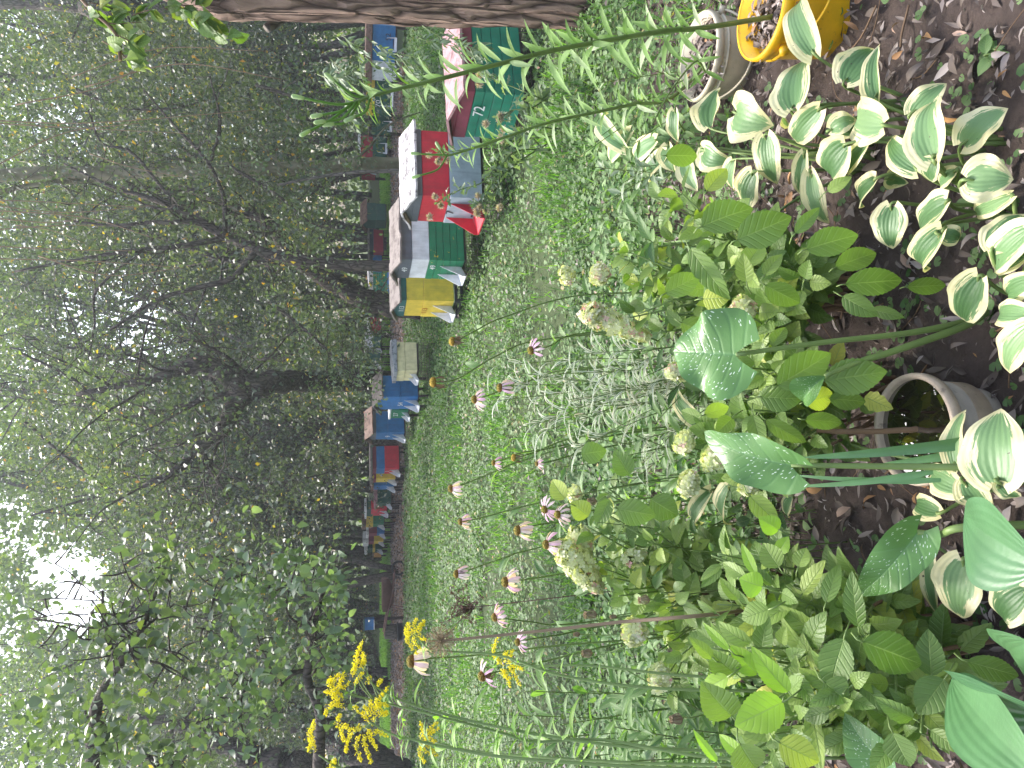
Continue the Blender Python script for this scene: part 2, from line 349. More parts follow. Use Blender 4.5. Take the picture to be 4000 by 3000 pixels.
def hostamat():
    m_, t, out = newmat('hosta_leaf'); lu, lv, ed, r = (attr(t, q) for q in ('lu', 'lv', 'edge', 'rnd'))
    st = noise(t, 1.0, 4, comb(t, mth(t, 'MULTIPLY', lu, 2.5), mth(t, 'MULTIPLY', lv, 7), mth(t, 'MULTIPLY', r, 37)), .6)
    q = mth(t, 'ADD', ed, mth(t, 'MULTIPLY', mth(t, 'SUBTRACT', st, .5), 1.25))
    q = mth(t, 'ADD', q, mth(t, 'MULTIPLY', mth(t, 'SUBTRACT', r, .5), .12))
    mk = ramp(t, q, [(.57, (0,)*3), (.63, (1,)*3)])
    mid = ramp(t, q, [(.38, (0,)*3), (.48, (1,)*3)])
    g = ramp(t, r, [(0, (.06, .14, .045)), (.5, (.12, .23, .09)), (1, (.20, .32, .14))])
    g = mixc(t, mth(t, 'MULTIPLY', mid, .3), g, (.20, .33, .15))
    cream = ramp(t, noise(t, 14, 3, pos(t)), [(.3, (.58, .53, .28)), (.7, (.72, .67, .44))])
    col = mixc(t, mk, g, cream)
    hole = mth(t, 'GREATER_THAN', noise(t, 75, 2, pos(t)), .73); col = mixc(t, mth(t, 'MULTIPLY', hole, .9), col, (.05, .035, .02))
    s_ = mth(t, 'SINE', mth(t, 'MULTIPLY', lv, 30)); bl = noise(t, 70, 2, pos(t))
    bump = mth(t, 'ADD', mth(t, 'MULTIPLY', s_, .35), mth(t, 'MULTIPLY', bl, 1.0))
    finish(t, out, col, .45, bump, .4, .0022, .28, mixc(t, 1, col, (1.15, 1.25, .6), 'MULTIPLY'), .5); return m_
M['hosta'] = hostamat()
def reedmat():
    m_, t, out = newmat('striped_blade'); lv = mth(t, 'ABSOLUTE', attr(t, 'lv')); r = attr(t, 'rnd')
    mk = ramp(t, lv, [(.42, (0,)*3), (.55, (1,)*3)])
    col = mixc(t, mk, ramp(t, r, [(0, (.08, .16, .06)), (1, (.20, .28, .14))]), ramp(t, r, [(0, (.55, .58, .42)), (.8, (.72, .73, .62)), (1, (.60, .46, .34))]))
    finish(t, out, col, .55, None, 0, 0, .3, col); return m_
M['reed'] = reedmat()
M['bark_red'] = barkmat('rough_bark', (.045, .026, .02), (.36, .25, .20), 14, .16, 1.0, .07)
M['bark_smooth'] = barkmat('smooth_bark', (.11, .10, .06), (.22, .20, .135), 3, .5, .35, .01, .5)
M['bark_dark'] = barkmat('dark_bark', (.030, .023, .020), (.11, .088, .076), 16, .25, .8, .02, .15)
M['bark_grey'] = barkmat('grey_bark', (.045, .038, .033), (.15, .13, .115), 18, .25, .6, .015, .2)
# ------------------------------------------------------------------ the ground
def vnoise(x, y, s=1.0, k=0):
    a = np.sin(x*1.7*s+k*3.1+1.3*np.sin(y*1.1*s+k))+np.sin(y*2.3*s-k*1.7+1.1*np.sin(x*1.9*s))+np.sin((x+y)*1.3*s+k*.7+np.sin((x-y)*2.9*s))
    return a/3
def gridmesh(name, xs, ys, zf, mat, kind='structure'):
    X, Y = np.meshgrid(xs, ys, indexing='ij'); Z = zf(X, Y); V = np.stack([X, Y, Z], -1).reshape(-1, 3)
    i = np.arange(len(xs)-1)[:, None]*len(ys); j = np.arange(len(ys)-1)[None]
    F = np.stack([i+j, i+len(ys)+j, i+len(ys)+j+1, i+j+1], -1).reshape(-1, 4)
    mb = MB(); mb.add(V, F, rnd=.5); o = mb.build(name, mat); o['kind'] = kind; return o
def groundmat(name, c1, c2, c3, sc=6, bd=.03):
    m_, t, out = newmat(name); p = pos(t); n1 = noise(t, sc, 8, p, .7); n2 = noise(t, sc*7, 6, p, .7)
    col = mixc(t, n2, ramp(t, n1, [(.3, c1), (.7, c2)]), c3); h = mth(t, 'ADD', n1, mth(t, 'MULTIPLY', n2, .5))
    finish(t, out, col, .95, h, .8, bd, spec=.15); return m_
M['soil'] = groundmat('soil_mat', (.036, .027, .023), (.12, .092, .080), (.08, .06, .053), 9)
M['turf'] = groundmat('turf_mat', (.03, .055, .02), (.07, .10, .04), (.05, .06, .03), 3)
M['mulch'] = groundmat('mulch_mat', (.18, .09, .045), (.40, .235, .13), (.28, .16, .085), 8, .05)
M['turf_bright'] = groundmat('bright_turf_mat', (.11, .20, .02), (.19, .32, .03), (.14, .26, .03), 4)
M['forest_floor'] = groundmat('forest_floor_mat', (.035, .045, .018), (.07, .10, .03), (.05, .07, .025), 2)
gridmesh('ground', np.array([-400, -60, -20, 20, 60, 400.]), np.array([-30, -5, 60, 400.]), lambda x, y: 0*x-.03, M['forest_floor'])
def soilz(x, y): return .014+.014*vnoise(x, y, 6)+.009*vnoise(x, y, 19, 2)+.004*vnoise(x, y, 47, 4)
gridmesh('flower_bed_soil', np.linspace(-3.2, 3.4, 420), np.linspace(.3, 3.9, 240), soilz, M['soil'])
gridmesh('lawn', np.linspace(-24, 24, 60), np.linspace(3.7, 19.2, 40), lambda x, y: -.012+.01*vnoise(x, y, 1.5), M['turf'])
gridmesh('mulch_path', np.linspace(-26, 9, 120), np.linspace(19.0, 26.6, 40), lambda x, y: .004+.02*vnoise(x, y, 3)*np.clip((y-19)*1.5, 0, 1), M['mulch'])
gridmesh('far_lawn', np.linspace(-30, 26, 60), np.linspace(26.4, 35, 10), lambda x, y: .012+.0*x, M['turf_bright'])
gridmesh('side_lawn', np.linspace(8.5, 30, 30), np.linspace(19, 26.5, 10), lambda x, y: .0+.0*x, M['turf'])

def view_wedge(n, y0, y1, margin=1.22, power=1.0):
    """random ground points between two distances, a bit wider than the picture sees"""
    Y = (y0**(1+power)+(y1**(1+power)-y0**(1+power))*rng.random(n))**(1/(1+power))
    X = (rng.random(n)*2-1)*.5*(Y+.35)*margin; return X, Y
def cover(n, y0, y1, L0, L1, power, zmax, lift=0.0):
    X, Y = view_wedge(n, y0, y1, power=power); t = np.clip((Y-y0)/(y1-y0), 0, 1); L = (L0+(L1-L0)*t)*rng.uniform(.6, 1.3, n)
    Z = rng.random(n)**.8*zmax*(.5+.5*rng.random(n))+lift
    P = np.stack([X, Y, Z], 1); D = rng.normal(0, 1, (n, 3)); D[:, 2] = rng.normal(-.12, .2, n)
    N = np.stack([rng.normal(0, .42, n), rng.normal(-.18, .42, n), np.ones(n)], 1); N = unit(N)
    return P, unit(D), N, L
# ground ivy: round leaves near, coarser ones farther off; sparser over the bare soil
mb = MB()
def addcover(n, y0, y1, L0, L1, power, zmax, keep, rd):
    P, D, N, L = cover(n, y0, y1, L0, L1, power, zmax); k = keep(P[:, 0], P[:, 1]) > rng.random(n); P, D, N, L = P[k], D[k], N[k], L[k]
    pn = vnoise(P[:, 0], P[:, 1], .9, 3)*.20+vnoise(P[:, 0], P[:, 1], 2.7, 5)*.13
    r = np.clip(rng.beta(2.2, 2.2, len(P))*.95+pn, .01, .985); sel = rng.random(len(P)) < .012; r[sel] = 1
    if rd: roundleaves(mb, P, D, N, L, r)
    else: quadleaves(mb, P, D, N, L*1.15, L*.95, r)
bare = lambda x, y: np.clip((y-2.75+.3*vnoise(x, y, 2.3))/.5, 0, 1)
addcover(21000, 2.55, 5.2, .026, .034, 1, .12, lambda x, y: bare(x, y)*1.0, True)
addcover(36000, 4.8, 9.5, .032, .040, 1, .11, lambda x, y: np.clip(.8+.75*vnoise(x, y, 1.3, 1), .18, 1), True)
addcover(52000, 9.0, 15.5, .042, .058, .6, .12, lambda x, y: np.clip(.8+.75*vnoise(x, y, .8, 2), .2, 1), False)
addcover(26000, 15, 20.2, .07, .085, 1, .13, lambda x, y: 1+0*x, False)
o = mb.build('ground_ivy', M['ground_leaf']); tag(o, 'carpet of small round ground ivy leaves over the lawn', 'ground cover', kind='stuff')
# little ivy rosettes creeping over the bare soil, in runs
mb = MB(); C = []
for k in range(190):
    x, y = rng.uniform(-1.6, 1.9), rng.uniform(1.25, 3.1)
    d = unit([rng.normal(), rng.normal()]); 
    for j in range(rng.integers(4, 11)):
        q = rng.normal(0, .022, 2); C.append((x+d[0]*j*.034+q[0], y+d[1]*j*.034+q[1]))
C = np.array(C); n = len(C); P = np.stack([C[:, 0], C[:, 1], soilz(C[:, 0], C[:, 1])+rng.uniform(.01, .045, n)], 1)
D = rng.normal(0, 1, (n, 3)); D[:, 2] *= .1
roundleaves(mb, P, D, unit(np.stack([rng.normal(0, .3, n), rng.normal(-.1, .3, n), np.ones(n)], 1)), rng.uniform(.018, .034, n), rng.uniform(.05, .8, n))
o = mb.build('creeping_ivy', M['ground_leaf']); tag(o, 'sparse creeping ivy on the bare soil of the bed', 'ground cover', kind='stuff')
# grass in tufts through the lawn
mb = MB(); X, Y = view_wedge(80000, 3.0, 20, power=.25)
k = (vnoise(X, Y, 1.1, 7)+.35*vnoise(X, Y, 3.3, 9) > .28) | (rng.random(len(X)) < .10); k &= bare(X, Y) > rng.random(len(X)); X, Y = X[k], Y[k]; n = len(X)
P = np.stack([X, Y, np.zeros(n)], 1); D = np.stack([rng.normal(0, .45, n), rng.normal(0, .45, n), np.ones(n)], 1)
quadleaves(mb, P, D, rng.normal(0, 1, (n, 3)), rng.uniform(.08, .19, n), .004+.0009*Y, rng.random(n), fold=.1)
X, Y = view_wedge(26000, 26.5, 34, power=1); k = (X < 26); X, Y = X[k], Y[k]; n = len(X); P = np.stack([X, Y, np.full(n, .01)], 1)
D = np.stack([rng.normal(0, .4, n), rng.normal(0, .4, n), np.ones(n)], 1); quadleaves(mb, P, D, rng.normal(0, 1, (n, 3)), .14, .05, .6+.4*rng.random(n), fold=.1)
o = mb.build('grass', M['grass']); tag(o, 'grass growing in tufts through the ground ivy', 'grass', kind='stuff')
# fallen leaves on soil, lawn and path
mb = MB(); n = 9500; X = rng.uniform(-1.9, 2.2, n); Y = rng.uniform(1.1, 3.6, n); P = np.stack([X, Y, soilz(X, Y)+rng.uniform(.002, .028, n)], 1)
D = rng.normal(0, 1, (n, 3)); D[:, 2] *= .22; Nn = unit(np.stack([rng.normal(0, .45, n), rng.normal(0, .45, n), np.ones(n)], 1))
L = .014+.045*rng.random(n)**1.7; D = unit(D)
leaves(mb, P[:5200], P[:5200]+D[:5200]*L[:5200, None]*1.35, Nn[:5200], L[:5200]*rng.uniform(.22, .6, 5200), pf_ovate, 4, 2, rng.uniform(-.25, .35, 5200), .5, rnd=rng.random(5200))
quadleaves(mb, P[5200:], D[5200:], Nn[5200:], L[5200:]*.8, L[5200:]*.25, rng.random(n-5200), fold=.3)
X, Y = view_wedge(3800, 3.2, 19, power=.6); n = len(X); P = np.stack([X, Y, rng.uniform(.03, .11, n)], 1); D = rng.normal(0, 1, (n, 3)); D[:, 2] *= .2
quadleaves(mb, P, D, unit(np.stack([rng.normal(0, .4, n), rng.normal(0, .4, n), np.ones(n)], 1)), .03+.0022*Y, .018+.0014*Y, rng.random(n))
X, Y = view_wedge(26000, 19.2, 26.6, power=1); k = X < 9; X, Y = X[k], Y[k]; n = len(X); P = np.stack([X, Y, np.full(n, .03)+rng.uniform(0, .03, n)], 1)
D = rng.normal(0, 1, (n, 3)); D[:, 2] *= .35; quadleaves(mb, P, D, unit(np.stack([rng.normal(0, .6, n), rng.normal(-.3, .6, n), np.ones(n)], 1)), .10, .05, rng.uniform(.45, 1, n))
o = mb.build('fallen_leaves', M['litter']); tag(o, 'brown fallen leaves and bark bits lying on soil and path', 'leaf litter', kind='stuff')
# twigs on the bare soil
mb = MB()
for k in range(120):
    a = np.array([rng.uniform(-1.4, 1.7), rng.uniform(1.3, 3.1), .035]); d = rng.normal(0, 1, 3); d[2] *= .15; d = unit(d)*rng.uniform(.05, .22)
    mb.tube(smooth_path([a, a+d*.5+rng.normal(0, .01, 3), a+d], 3), rng.uniform(.0012, .0035), 4)
o = mb.build('twigs', M['brown_stem']); tag(o, 'thin dry twigs scattered on the bare soil', 'twigs', kind='stuff')

# mixed low leaves between the flower stems
mb = MB(); n = 5200; Y = rng.uniform(2.35, 4.3, n); X = (rng.random(n)*1.9-1.2)*.5*(Y+.3); k = (vnoise(X, Y, 2.1, 3) > -.35) & ~((Y < 2.75) & (X > .35)) ; X, Y = X[k], Y[k]; n = len(X)
P = np.stack([X, Y, rng.random(n)**1.3*.30*np.clip(1.5-(Y-2.4)*.5, .3, 1)+.02], 1); D = np.stack([rng.normal(0, 1, n), rng.normal(0, .8, n), rng.uniform(-.3, .8, n)], 1); D = unit(D); L = rng.uniform(.035, .085, n)
Nn = unit(np.stack([rng.normal(0, .4, n), rng.normal(-.35, .35, n), np.ones(n)], 1)); h_ = n//2
leaves(mb, P[:h_], P[:h_]+D[:h_]*L[:h_, None], Nn[:h_], L[:h_]*.34, pf_lance, 5, 2, .1, .35); leaves(mb, P[h_:], P[h_:]+D[h_:]*L[h_:, None]*.8, Nn[h_:], L[h_:]*.5, pf_ovate, 5, 2, .1, .3, serr=.05)
for i in range(0, n, 3): mb.tube([(P[i][0]+rng.normal(0, .02), P[i][1], 0), P[i]], .0012, 3, cap=False, rnd=.3)
o = mb.build('undergrowth', M['weed']); tag(o, 'mixed low green undergrowth between the flower stems', 'undergrowth', kind='stuff')
# ------------------------------------------------------------------ bee hives
def zat(x, Y): return CAMZ-Y*math.tan(PITCH+math.atan((x-2000)/FPX))
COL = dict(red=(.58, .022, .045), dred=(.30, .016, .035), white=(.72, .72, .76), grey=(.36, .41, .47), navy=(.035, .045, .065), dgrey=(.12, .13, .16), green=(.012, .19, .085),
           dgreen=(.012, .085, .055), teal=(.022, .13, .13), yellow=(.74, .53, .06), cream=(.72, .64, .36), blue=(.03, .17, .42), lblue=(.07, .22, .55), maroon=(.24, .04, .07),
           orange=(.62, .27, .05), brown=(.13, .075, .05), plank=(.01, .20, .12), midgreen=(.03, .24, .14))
HM = {k: paint('paint_'+k, v, .5, .3, chip=(.62, .45, .05) if k == 'green' else None) for k, v in COL.items()}
def roofmat(name, a, b, wr):
    m_, t, out = newmat(name); n1 = noise(t, 9, 7, pos(t), .7); n2 = noise(t, 40, 4, pos(t)); col = ramp(t, n1, [(.38, a), (.52, b), (.7, b)])
    finish(t, out, col, wr, mth(t, 'ADD', n1, mth(t, 'MULTIPLY', n2, .4)), .7, .02, spec=.4); return m_
HM['felt_white'] = roofmat('peeling_white_roof', (.08, .07, .07), (.50, .48, .49), .6)
HM['felt_grey'] = roofmat('grey_roof', (.07, .05, .045), (.19, .16, .145), .7)
HM['felt_brown'] = roofmat('rusty_roof', (.10, .05, .035), (.22, .13, .10), .6)
HM['felt_pink'] = roofmat('pink_roof', (.14, .07, .07), (.40, .22, .23), .5)
HM['foil'] = roofmat('foil_roof', (.05, .05, .055), (.30, .31, .34), .35)
HM['metal_white'] = roofmat('white_sheet_roof', (.45, .42, .40), (.80, .79, .78), .4)
HM['wire'] = plain('rusty_wire', (.10, .075, .06), .6, .4, .3)
HM['frame_dark'] = plain('dark_wood', (.045, .035, .03), .8, .3)
HM['crate_black'] = plain('black_crate', (.02, .02, .022), .5, .4)
HM['ink_white'] = plain('white_lettering', (.75, .75, .75), .6); HM['ink_dark'] = plain('dark_lettering', (.05, .04, .05), .6); HM['ink_orange'] = plain('orange_lettering', (.50, .16, .01), .6)
def textmesh(s, size, mat, parent, loc, rot, name='number'):
    c = bpy.data.curves.new(name, 'FONT'); c.body = s; c.size = size; c.align_x = 'CENTER'; c.align_y = 'CENTER'; c.extrude = .0015; c.offset = 0
    to = bpy.data.objects.new('tmp', c); SC.collection.objects.link(to); bpy.context.view_layer.update()
    me = bpy.data.meshes.new_from_object(to.evaluated_get(bpy.context.evaluated_depsgraph_get())); bpy.data.objects.remove(to)
    me.materials.clear(); me.materials.append(mat); o = bpy.data.objects.new(name, me); SC.collection.objects.link(o); o.parent = parent
    o.location = loc; o.rotation_euler = rot; return o
def boxobj(name, c, h, mat, parent, bevel=.004):
    mb = MB(); mb.box(c, h); return mb.build(name, mat, parent, smooth=False, bevel=bevel)
def hive(label, yc, Y, rel, pf, ps, levels, roofm, roof='gable', rtop=None, stand='cage', land='white', nums=(), over=.05, wmul=1.0, landlev=None, split=None, planks=0):
    """yc: picture row of the near corner; levels: [(x_top, colour), ..., x_bottom]; rel: how far the front is turned from the camera"""
    x0, y0 = 0, yc; bx = levels[-1]; base = ptY(bx, yc, Y); al = math.atan2(base[0], base[1]); dep = (base-CC)@FW
    phi = math.radians(rel)+al
    w = max(.3, pf*dep/FPX/max(.15, math.cos(math.radians(rel)))); d = max(.3, ps*dep/FPX/max(.15, abs(math.sin(math.radians(rel))))) if ps > 0 else min(w, .55)
    w = min(w, 1.6); d = min(d, .85)
    rz = -phi; c, s = math.cos(rz), math.sin(rz)
    cor = np.array([w/2, -d/2]) if ps >= 0 else np.array([0, -d/2]); off = np.array([c*cor[0]-s*cor[1], s*cor[0]+c*cor[1]])
    org = np.array([base[0]-off[0], base[1]-off[1], 0])
    t = thing('beehive', label, 'beehive', org, 'beehives under the trees', rz, True)
    zs = [zat(l[0] if isinstance(l, tuple) else l, Y) for l in levels]; zb, zt = zs[-1], zs[0]
    parts = []
    for k, l in enumerate(levels[:-1]):
        z1, z0 = zs[k], zs[k+1]; ins = 0.0 if k % 2 == 0 else .006
        if planks and k == planks:
            mb = MB(); n = 5; hh = (z1-z0)
            for q in range(n): mb.box((0, 0, z0+hh*(q+.5)/n), (w/2-ins-(.003 if q % 2 else 0), d/2-ins-(.003 if q % 2 else 0), hh/n/2-.002))
            b = mb.build('hive_box', HM[l[1]], t, smooth=False, bevel=.003)
        elif split and k == 0:
            b = boxobj('hive_box', (w*.5*(split[0])-w/2, 0, (z0+z1)/2), (w*split[0]/2-.003, d/2, (z1-z0)/2-.002), HM[l[1]], t)
            b2 = boxobj('hive_box', (w/2-w*(1-split[0])/2, .004, (z0+z1)/2), (w*(1-split[0])/2-.003, d/2, (z1-z0)/2-.002), HM[split[1]], t)
        else: b = boxobj('hive_box', (0, 0, (z0+z1)/2), (w/2-ins, d/2-ins, (z1-z0)/2-.0015), HM[l[1]], t)
        parts.append(b)
    rz_ = zat(rtop, Y) if rtop else zt+.12; rh = max(.04, rz_-zt); wo, do = w/2+over, d/2+over
    if roof == 'gable':
        # ridge runs front to back; gable board in front
        nx, ny = 2, 10; mb = MB(); rr = rng
        for sgn in (-1, 1):
            V = []; 
            for iy in range(ny+1):
                for ix in range(4):
                    f = ix/3; x = sgn*wo*(1.04)*f; z = zt+rh*(1-f)+.004+rr.normal(0, .004 if 0 < f else .002); V.append((x, -do+2*do*iy/ny, z))
            V = np.array(V); F = []
            for iy in range(ny):
                for ix in range(3):
                    a = iy*4+ix; F.append((a, a+1, a+5, a+4) if sgn > 0 else (a, a+4, a+5, a+1))
            V2 = V-np.array([0, 0, .022]); nV = len(V)
            Q = [tuple(F_) for F_ in F]+[tuple(nV+i for i in F_[::-1]) for F_ in F]
            for iy in range(ny): a = iy*4+3; Q.append((a, nV+a, nV+a+4, a+4) if sgn > 0 else (a, a+4, nV+a+4, nV+a))
            for ix in range(3): Q.append((ix, nV+ix, nV+ix+1, ix+1)); b0 = ny*4+ix; Q.append((b0, b0+1, nV+b0+1, nV+b0))
            mb.add(np.vstack([V, V2]), Q)
        rf = mb.build('roof', HM[roofm], t, smooth=False)
        g = MB(); zz = zt-.0; 
        for yy in (-d/2+.012, d/2-.012):
            V = [(-w/2, yy-.01, zz), (w/2, yy-.01, zz), (0, yy-.01, zz+rh-.03), (-w/2, yy+.01, zz), (w/2, yy+.01, zz), (0, yy+.01, zz+rh-.03)]
            g.add(V, [(0, 1, 2), (5, 4, 3), (0, 3, 4, 1), (1, 4, 5, 2), (2, 5, 3, 0)])
        g.build('gable', HM[levels[0][1]], t, smooth=False)
    elif roof == 'shed':
        mb = MB(); n = 9; P = []
        for iy in range(n+1):
            for ix in range(n+1):
                x = -wo+2*wo*ix/n; y = -do+2*do*iy/n; P.append((x, y, zt+.006+rh*(.55+.35*(iy/n))+rng.normal(0, .005)))
        P = np.array(P); V2 = P.copy(); V2[:, 2] = zt+.003; N_ = len(P); Q = []
        for iy in range(n):
            for ix in range(n):
                a = iy*(n+1)+ix; Q.append((a, a+1, a+n+2, a+n+1)); Q.append((N_+a, N_+a+n+1, N_+a+n+2, N_+a+1))
        for k in range(n):
            a = k; Q.append((a, N_+a, N_+a+1, a+1)); a = n*(n+1)+k; Q.append((a, a+1, N_+a+1, N_+a))
            a = k*(n+1); Q.append((a, a+n+1, N_+a+n+1, N_+a)); a = k*(n+1)+n; Q.append((a, N_+a, N_+a+n+1, a+n+1))
        mb.add(np.vstack([P, V2]), Q); rf = mb.build('roof', HM[roofm], t, smooth=False)
    else:
        rf = boxobj('roof', (0, 0, zt+rh/2+.002), (wo, do, rh/2), HM[roofm], t, .01)
    hgt = zs[-2]-zb if len(zs) > 2 else (zt-zb)*.5
    def landing(cx, colr, s_=1.0):
        lw = min(w*.42, .26)*s_; z0 = zb+.01; lh = min(.26, (zt-zb)*.36)*s_; yf = -d/2
        mb = MB(); dp = .13*s_
        V = [(cx-lw/2, yf-.003, z0+.02), (cx+lw/2, yf-.003, z0+.02), (cx+lw/2*1.25, yf-dp, z0-.03), (cx-lw/2*1.25, yf-dp, z0-.03)]; V = np.array(V); V = np.vstack([V, V-[0, 0, .014]])
        mb.add(V, [(0, 3, 2, 1), (4, 5, 6, 7), (3, 7, 6, 2), (0, 4, 7, 3), (1, 2, 6, 5)])
        lb = mb.build('landing_board', HM[colr], t, smooth=False)
        for sg in (-1, 1):
            x0_ = cx+sg*lw/2; x1 = cx+sg*lw/2*1.25; q = sg*.008
            V = np.array([(x0_, yf-.003, z0+.021), (x1, yf-dp, z0-.029), (x1, yf-dp, z0+.005), (x0_, yf-.003, z0+lh), (x0_+q, yf-.003, z0+.021), (x1+q, yf-dp, z0-.029), (x1+q, yf-dp, z0+.005), (x0_+q, yf-.003, z0+lh)])
            mw = MB(); mw.add(V, [(0, 1, 2, 3), (7, 6, 5, 4), (0, 4, 5, 1), (2, 6, 7, 3), (1, 5, 6, 2)]); mw.build('side_board', HM[colr], lb, smooth=False)
        sl = boxobj('entrance_slot', (cx, yf-.004, z0+.04), (lw*.38, .003, .010), HM['ink_dark'], t, 0)
    if land:
        if split: landing(-w/2+w*split[0]*.5, land); landing(w/2-w*(1-split[0])*.5, land)
        else: landing(0, land, 1.25 if pf > 90 else 1.0)
    for (tx, lx, fx, size, ink) in nums:
        textmesh(tx, size, HM['ink_'+ink], t, (w*(fx-.5), -d/2-.007, zat(lx, Y)), (math.pi/2, 0, 0)).scale = (1.5 if 60 < pf < 110 else 1.15, 1.1, 1)
    if zb > .06:
        mb = MB(); a, b = w/2-.01, d/2-.01
        if stand == 'cage':
            n = 9
            for z in np.linspace(.02, zb-.03, 4):
                for (p, q) in (((-a, -b), (a, -b)), ((a, -b), (a, b)), ((a, b), (-a, b)), ((-a, b), (-a, -b))): mb.bar((*p, z), (*q, z), .0035, k=4)
            for k in range(n+1):
                for (p, q) in (((-a, -b), (a, -b)), ((a, -b), (a, b)), ((a, b), (-a, b)), ((-a, b), (-a, -b))):
                    x = p[0]+(q[0]-p[0])*k/n; y = p[1]+(q[1]-p[1])*k/n; mb.bar((x, y, 0), (x, y, zb-.02), .003, k=4)
            mb.build('wire_stand', HM['wire'], t)
            boxobj('base_frame', (0, 0, zb-.013), (w/2-.02, d/2-.02, .012), HM['frame_dark'], t)
        elif stand == 'crate':
            for (sx, sy, hx, hy) in ((0, -b, a, .012), (0, b, a, .012), (-a, 0, .012, b), (a, 0, .012, b)):
                for z in (.02, zb*.5, zb-.03): mb.box((sx, sy, z), (hx+.001*z, hy+.001*z, .016))
            for sx in (-a, a):
                for sy in (-b, b): mb.box((sx, sy, zb/2-.005), (.022, .022, zb/2-.008))
            mb.build('crate_stand', HM['crate_black'], t, smooth=False)
        else:
            for sx in (-a+.03, a-.03):
                for sy in (-b+.03, b-.03): boxobj('leg', (sx, sy, zb/2-.012), (.022, .022, zb/2-.013), HM['frame_dark'], t)
            boxobj('base_frame', (0, 0, zb-.012), (w/2-.01, d/2-.01, .011), HM['frame_dark'], t)
    return t
hive('red and grey hive numbered 7 under a peeling white roof', 776, 7.4, 62, 106, 253, [(1622, 'dgrey'), (1652, 'red'), (1759, 'grey'), 1886], 'felt_white', 'gable', 1572, 'cage', 'red', [('7', 1775, .45, .10, 'dark')], .06)
hive('white and green hive with the number 49 painted twice', 1021, 8.8, 66, 76, 205, [(1562, 'dgrey'), (1611, 'white'), (1679, 'green'), 1815], 'felt_grey', 'gable', 1530, 'cage', 'white', [('49', 1588, .5, .085, 'white'), ('49', 1698, .66, .085, 'white')], .07, planks=2)
hive('yellow hive numbered 113 behind the green and white one', 1177, 9.9, 66, 65, 160, [(1560, 'teal'), (1589, 'yellow'), (1657, 'yellow'), 1774], 'felt_grey', 'gable', 1528, 'crate', 'white', [('113', 1575, .5, .085, 'white'), ('113', 1668, .4, .085, 'orange')], .06)
hive('green hive with plank walls under a wide pink roof', 373, 6.3, 50, 185, 270, [(1806, 'maroon'), (1858, 'plank'), 2050], 'felt_pink', 'gable', 1762, 'cage', None, [('72', 1890, .62, .12, 'white')], .07, planks=1)
hive('cream hive with a crinkled foil roof on a wire stand', 1448, 13.6, 67, 42, 114, [(1553, 'cream'), (1584, 'cream'), 1631], 'foil', 'shed', 1528, 'cage', 'white', [], .03)
hive('blue hive with a grey sheet roof beside the cream one', 1550, 14.5, 60, 50, 84, [(1492, 'blue'), (1565, 'blue'), 1634], 'felt_grey', 'gable', 1456, 'legs', 'white', [('54', 1568, .45, .12, 'white')], .08)
hive('small dark green hive standing low between two blue ones', 1602, 15.6, 58, 32, 26, [(1529, 'green'), 1596], 'metal_white', 'flat', 1520, 'legs', 'white', [('27', 1548, .5, .12, 'white')], .02)
hive('blue hive numbered 9 with a rusty brown roof', 1689, 17.3, 66, 28, 86, [(1455, 'dgrey'), (1470, 'blue'), (1516, 'blue'), 1580], 'felt_brown', 'gable', 1425, 'cage', 'white', [('9', 1517, .5, .14, 'white')], .08)
hive('three banded hive, maroon over blue over bright red', 1828, 19.3, 70, 22, 88, [(1456, 'maroon'), (1471, 'blue'), (1504, 'red'), 1560], 'felt_grey', 'flat', 1445, 'legs', 'white', [('1', 1515, .5, .14, 'white')], .08)
hive('narrow yellow hive squeezed behind the red banded one', 1868, 20.1, 70, 9, 40, [(1458, 'maroon'), (1470, 'yellow'), 1545], 'felt_grey', 'flat', 1446, 'legs', 'white')
hive('dark blue hive just left of the narrow yellow hive', 1896, 20.6, 70, 10, 44, [(1460, 'blue'), 1540], 'felt_brown', 'flat', 1450, 'legs', 'white')
hive('dark green hive with pale flat lid in the far row', 1963, 21.2, 72, 10, 65, [(1475, 'dgreen'), 1527], 'felt_pink', 'flat', 1462, 'legs', 'white')
hive('red and dark hive behind the low dark green one', 1988, 22.2, 50, 22, 36, [(1433, 'dgreen'), (1450, 'red'), 1512], 'metal_white', 'flat', 1425, 'legs', 'white')
hive('yellow over green hive with a brown lid', 2046, 24, 72, 8, 38, [(1430, 'yellow'), (1458, 'green'), 1500], 'felt_brown', 'flat', 1414, 'legs', 'white')
hive('maroon over blue hive with a white lid', 2081, 25, 72, 8, 33, [(1441, 'maroon'), (1473, 'blue'), 1502], 'metal_white', 'flat', 1432, 'legs', 'white')
hive('maroon over yellow hive under a bright white lid', 2113, 26, 72, 8, 31, [(1440, 'maroon'), (1461, 'yellow'), 1498], 'metal_white', 'flat', 1418, 'legs', 'white')
hive('last green hive of the row at the path end', 2141, 27.2, 60, 12, 22, [(1436, 'dgreen'), (1456, 'yellow'), (1466, 'dgreen'), 1492], 'metal_white', 'flat', 1424, 'legs', 'white')
hive('small orange hive standing past the end of the row', 2158, 28.5, 55, 10, 14, [(1460, 'orange'), 1490], 'felt_brown', 'flat', 1456, 'legs', None)
hive('double blue and white hive numbered 52 and 51', 213, 19.6, 4, 200, -60, [(1454, 'white'), 1543], 'felt_brown', 'flat', 1428, 'legs', 'white', [('52', 1516, .80, .16, 'dark'), ('51', 1532, .2, .1, 'dark')], .05, split=(.36, 'blue'))
hive('yellow over green hive numbered 70 beside the double hive', 388, 20.2, 4, 132, -60, [(1430, 'yellow'), (1464, 'dgreen'), 1530], 'felt_grey', 'flat', 1420, 'cage', 'white', [('70', 1478, .35, .16, 'white')], .03)
